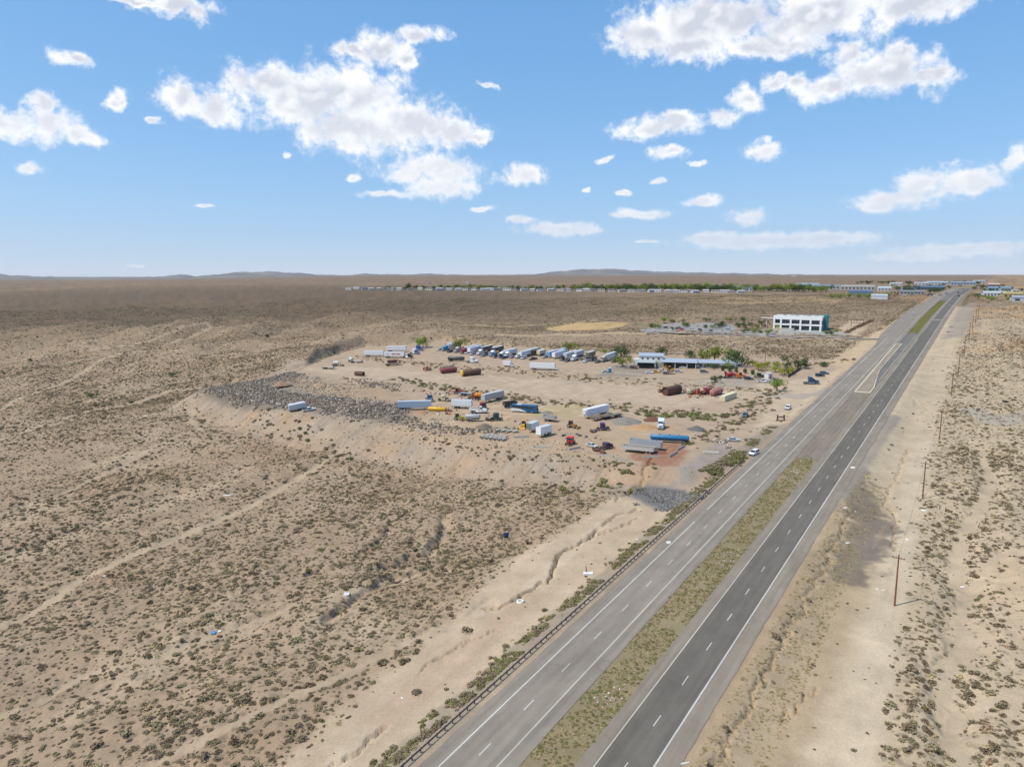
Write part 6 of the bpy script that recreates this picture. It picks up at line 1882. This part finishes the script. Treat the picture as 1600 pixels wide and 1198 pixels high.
BL = [  # px, py, (w,d,h), colour, roof, label, windows
 (1160,455,(40,16,6),(188,188,185),(117,132,127),'green roofed warehouse at the east end of the tree belt',6),
 (1262,449,(55,16,7),(179,187,187),(149,169,169),'long pale teal warehouse beyond the storage units',7),
 (1205,453.5,(14,8,4),(216,216,215),None,'small white storage unit beside the green roofed warehouse',2),
 (1222,454,(14,8,4),(209,209,208),None,'second white storage unit before the long teal warehouse',2),
 (1240,454,(16,8,4),(220,220,219),None,'third white storage unit, widest of the storage row',2),
 (1290,452,(60,18,6),(182,186,187),(135,144,150),'long grey shed with blue-grey roof and open bays',8),
 (1340,453,(70,16,6),(185,180,174),(175,170,163),'long tan shed with dark open bays',9),
 (1382,454.5,(26,16,5),(206,210,211),(194,202,204),'pale white-roofed shop at the end of the tan shed',4),
 (1345,460,(42,14,4),(115,130,150),(88,112,145),'low building with bright blue roof behind the tree row',0),
 (1374,468,(24,12,5),(217,218,217),(194,202,202),'white walled long shed at the end of the tree row',0),
 (1398,459,(18,10,4),(183,161,132),(184,179,171),'small tan house before the junction shops',3),
 (1420,456,(26,14,4.5),(145,154,164),(123,138,154),'blue-grey roofed house before the junction',4),
 (1425,460,(40,14,4),(157,157,155),(138,139,138),'long grey building with dark doorways at the junction',7),
 (1452,453,(60,16,5),(95,107,122),(97,117,142),'long blue-roofed shops along the junction',9),
 (1400,446,(34,14,5),(212,212,210),(194,196,197),'white shed in the far row of town',4),
 (1440,445,(40,14,5),(207,207,206),(189,197,202),'white shed with pale roof in the far row of town',4),
 (1465,444.5,(60,16,6),(197,207,214),(174,189,204),'long pale blue store in the far row of town',6),
 (1505,445,(70,16,6),(165,175,187),(144,162,182),'long blue-roofed store beyond the junction',8),
 (1530,442,(40,16,6),(196,196,195),(177,180,182),'grey shed on the rise beyond town',4),
 (1555,463,(34,14,4.5),(205,207,209),(192,196,200),'long white mobile office east of the dark carriageway',7),
 (1583,465,(28,14,5),(184,163,103),(184,169,116),'yellow building east of the dark carriageway',4),
 (1552,454.5,(20,12,5),(129,154,172),(131,159,178),'sky blue house east of the junction',3),
 (1572,455,(18,12,5),(153,176,186),(122,157,177),'pale blue house beside the sky blue house',3),
 (1588,457,(12,10,4),(213,213,212),None,'white cube house beside the pale blue house',2),
 (1597,472,(24,12,5.5),(184,189,194),(167,174,181),'grey-blue metal shed at the edge of the eastern yards',2),
 (1553,448,(26,12,5),(171,129,124),(203,197,193),'pinkish shop east of the junction',3),
 (1240,433.5,(40,16,10),(188,188,186),None,'lone pale building on the far plain',2),
 (760,430.8,(90,30,16),(207,207,206),None,'far white plant building near the horizon',2),
 (730,443,(14,8,5),(216,215,213),None,'solitary white house on the plain behind the homes',2),
 (668,443,(10,8,4),(205,203,199),None,'solitary pale hut on the plain behind the homes',1),
]
for (a, b, s, c, r, l, w) in BL: block(a, b, (s[0] * .72, s[1], s[2] * .9), c, l, -22, 'town_building', 'building', r, w, 0, s[1] > 11)
for k, a in enumerate([1300, 1312, 1327, 1342, 1356, 1387]):
    tree(a, 467 - .15 * k, 7.5, 'leafy', 'round tree in the short row before the white long shed', 'tree row before the white shed', k=k % 3)
for a, b, h in [(1419, 456.5, 13), (1460, 457, 8), (1466, 456.5, 7), (1454, 457, 7), (1410, 460, 5), (1530, 466, 7), (1560, 452, 7), (1580, 452, 6), (1596, 455, 6), (1545, 450, 6)]:
    tree(a, b, h, 'dark', 'dark tree among the junction buildings', 'trees among the junction buildings')
for k in range(26):
    tree(g_.uniform(1330, 1540), g_.uniform(442.5, 444.5), g_.uniform(6, 11), 'dark', 'dark tree in the far belt beyond town', 'far tree belt beyond town', k=k % 3)
for k in range(34):
    tree(g_.uniform(1390, 1600), g_.uniform(446, 458), g_.uniform(4, 8), 'dark', 'dark tree among the junction buildings', 'trees among the junction buildings', k=k % 3) if k % 3 else tree(g_.uniform(1535, 1600), g_.uniform(450, 470), g_.uniform(4, 7), 'leafy', 'light green tree among the eastern yards', 'trees among the eastern yards', k=k % 3)
for k in range(12):
    a, b = g_.uniform(1395, 1480), g_.uniform(459.5, 463)
    cn = g_.choice([('white', (230, 230, 230)), ('charcoal', (60, 64, 72)), ('red', (150, 40, 40)), ('blue', (90, 110, 140))])
    put(car(cn[1], '%s car parked before the junction shops' % cn[0], 'suv', 'cars parked at the junction shops'), a, b, g_.uniform(0, 360))
# ------------------------------------------------------------------ far hills
def hills(name, pts, dist, mat, thick=2500):
    """ridge line given by sky outline pixels at one distance"""
    V = []; n = 0
    xs = np.linspace(pts[0][0], pts[-1][0], 160)
    ys = np.interp(xs, [p[0] for p in pts], [p[1] for p in pts])
    ys = np.array([yy + .5 * math.sin(xx * .13) + .3 * math.sin(xx * .37 + 1) for xx, yy in zip(xs, ys)])
    for xx, yy in zip(xs, ys):
        for d, f in ((dist - thick * 1.5, 0), (dist - thick * .6, .5), (dist, 1.0), (dist + thick, .3)):
            r = ray(xx, yy); top = CAMZ + r[2] / r[1] * dist
            base = CAMZ - 75
            h = base + max(top - base, 5) * f
            V.append((r[0] / r[1] * d, d, h if f > 0 else base - 60))
    F = [(4 * i + k, 4 * i + 4 + k, 4 * i + 5 + k, 4 * i + 1 + k) for i in range(len(xs) - 1) for k in range(3)]
    o = link(bpy.data.objects.new(name, mesh_np(name, V, F, mat, True))); o['kind'] = 'structure'
HM, N_, b_ = newmat('hill_scrub')
geo = N_.n('ShaderNodeNewGeometry'); nz = N_.noise(geo.outputs['Position'], .0012, 5, .6)
N_.t.links.new(N_.mixc(N_.ramp(nz, .35, .65), (.10, .085, .07), (.20, .165, .13)), b_.inputs['Base Color']); b_.inputs['Roughness'].default_value = 1.0
hills('hills', [(-120, 432), (-40, 428), (0, 427), (15, 430), (40, 431), (70, 432), (120, 434), (200, 434.5), (240, 432.5), (280, 429.5), (292, 429), (305, 431.5), (330, 430), (362, 426), (380, 425.2), (425, 424.3), (470, 427), (520, 430), (600, 433), (660, 434)], 21000, HM)
hills('hills', [(540, 430.5), (570, 427.5), (620, 429), (680, 427.5), (700, 428.8), (760, 431), (800, 430), (850, 427), (868, 424), (900, 421.5), (930, 420.2), (975, 420.5), (985, 422.5), (1040, 424.5), (1120, 426.5), (1250, 429), (1400, 430.5)], 27000, HM)
# ------------------------------------------------------------------ air
hz = MB().box((0, 15500, 1015), (70000, 33000, 2270)).build('haze', None or paint((255, 255, 255)))
hz.data.materials.clear()
m = bpy.data.materials.new('haze'); m.use_nodes = True; m.node_tree.nodes.clear(); N = NT(m.node_tree)
pv_ = N.n('ShaderNodeVolumePrincipled'); pv_.inputs['Color'].default_value = (.84, .92, 1.0, 1); pv_.inputs['Density'].default_value = 1.4e-5; pv_.inputs['Anisotropy'].default_value = 0.2
N.n('ShaderNodeOutputMaterial', ins={'Volume': pv_.outputs[0]})
hz.data.materials.append(m); hz['kind'] = 'stuff'; hz['label'] = 'thin bluish haze over the whole plain'
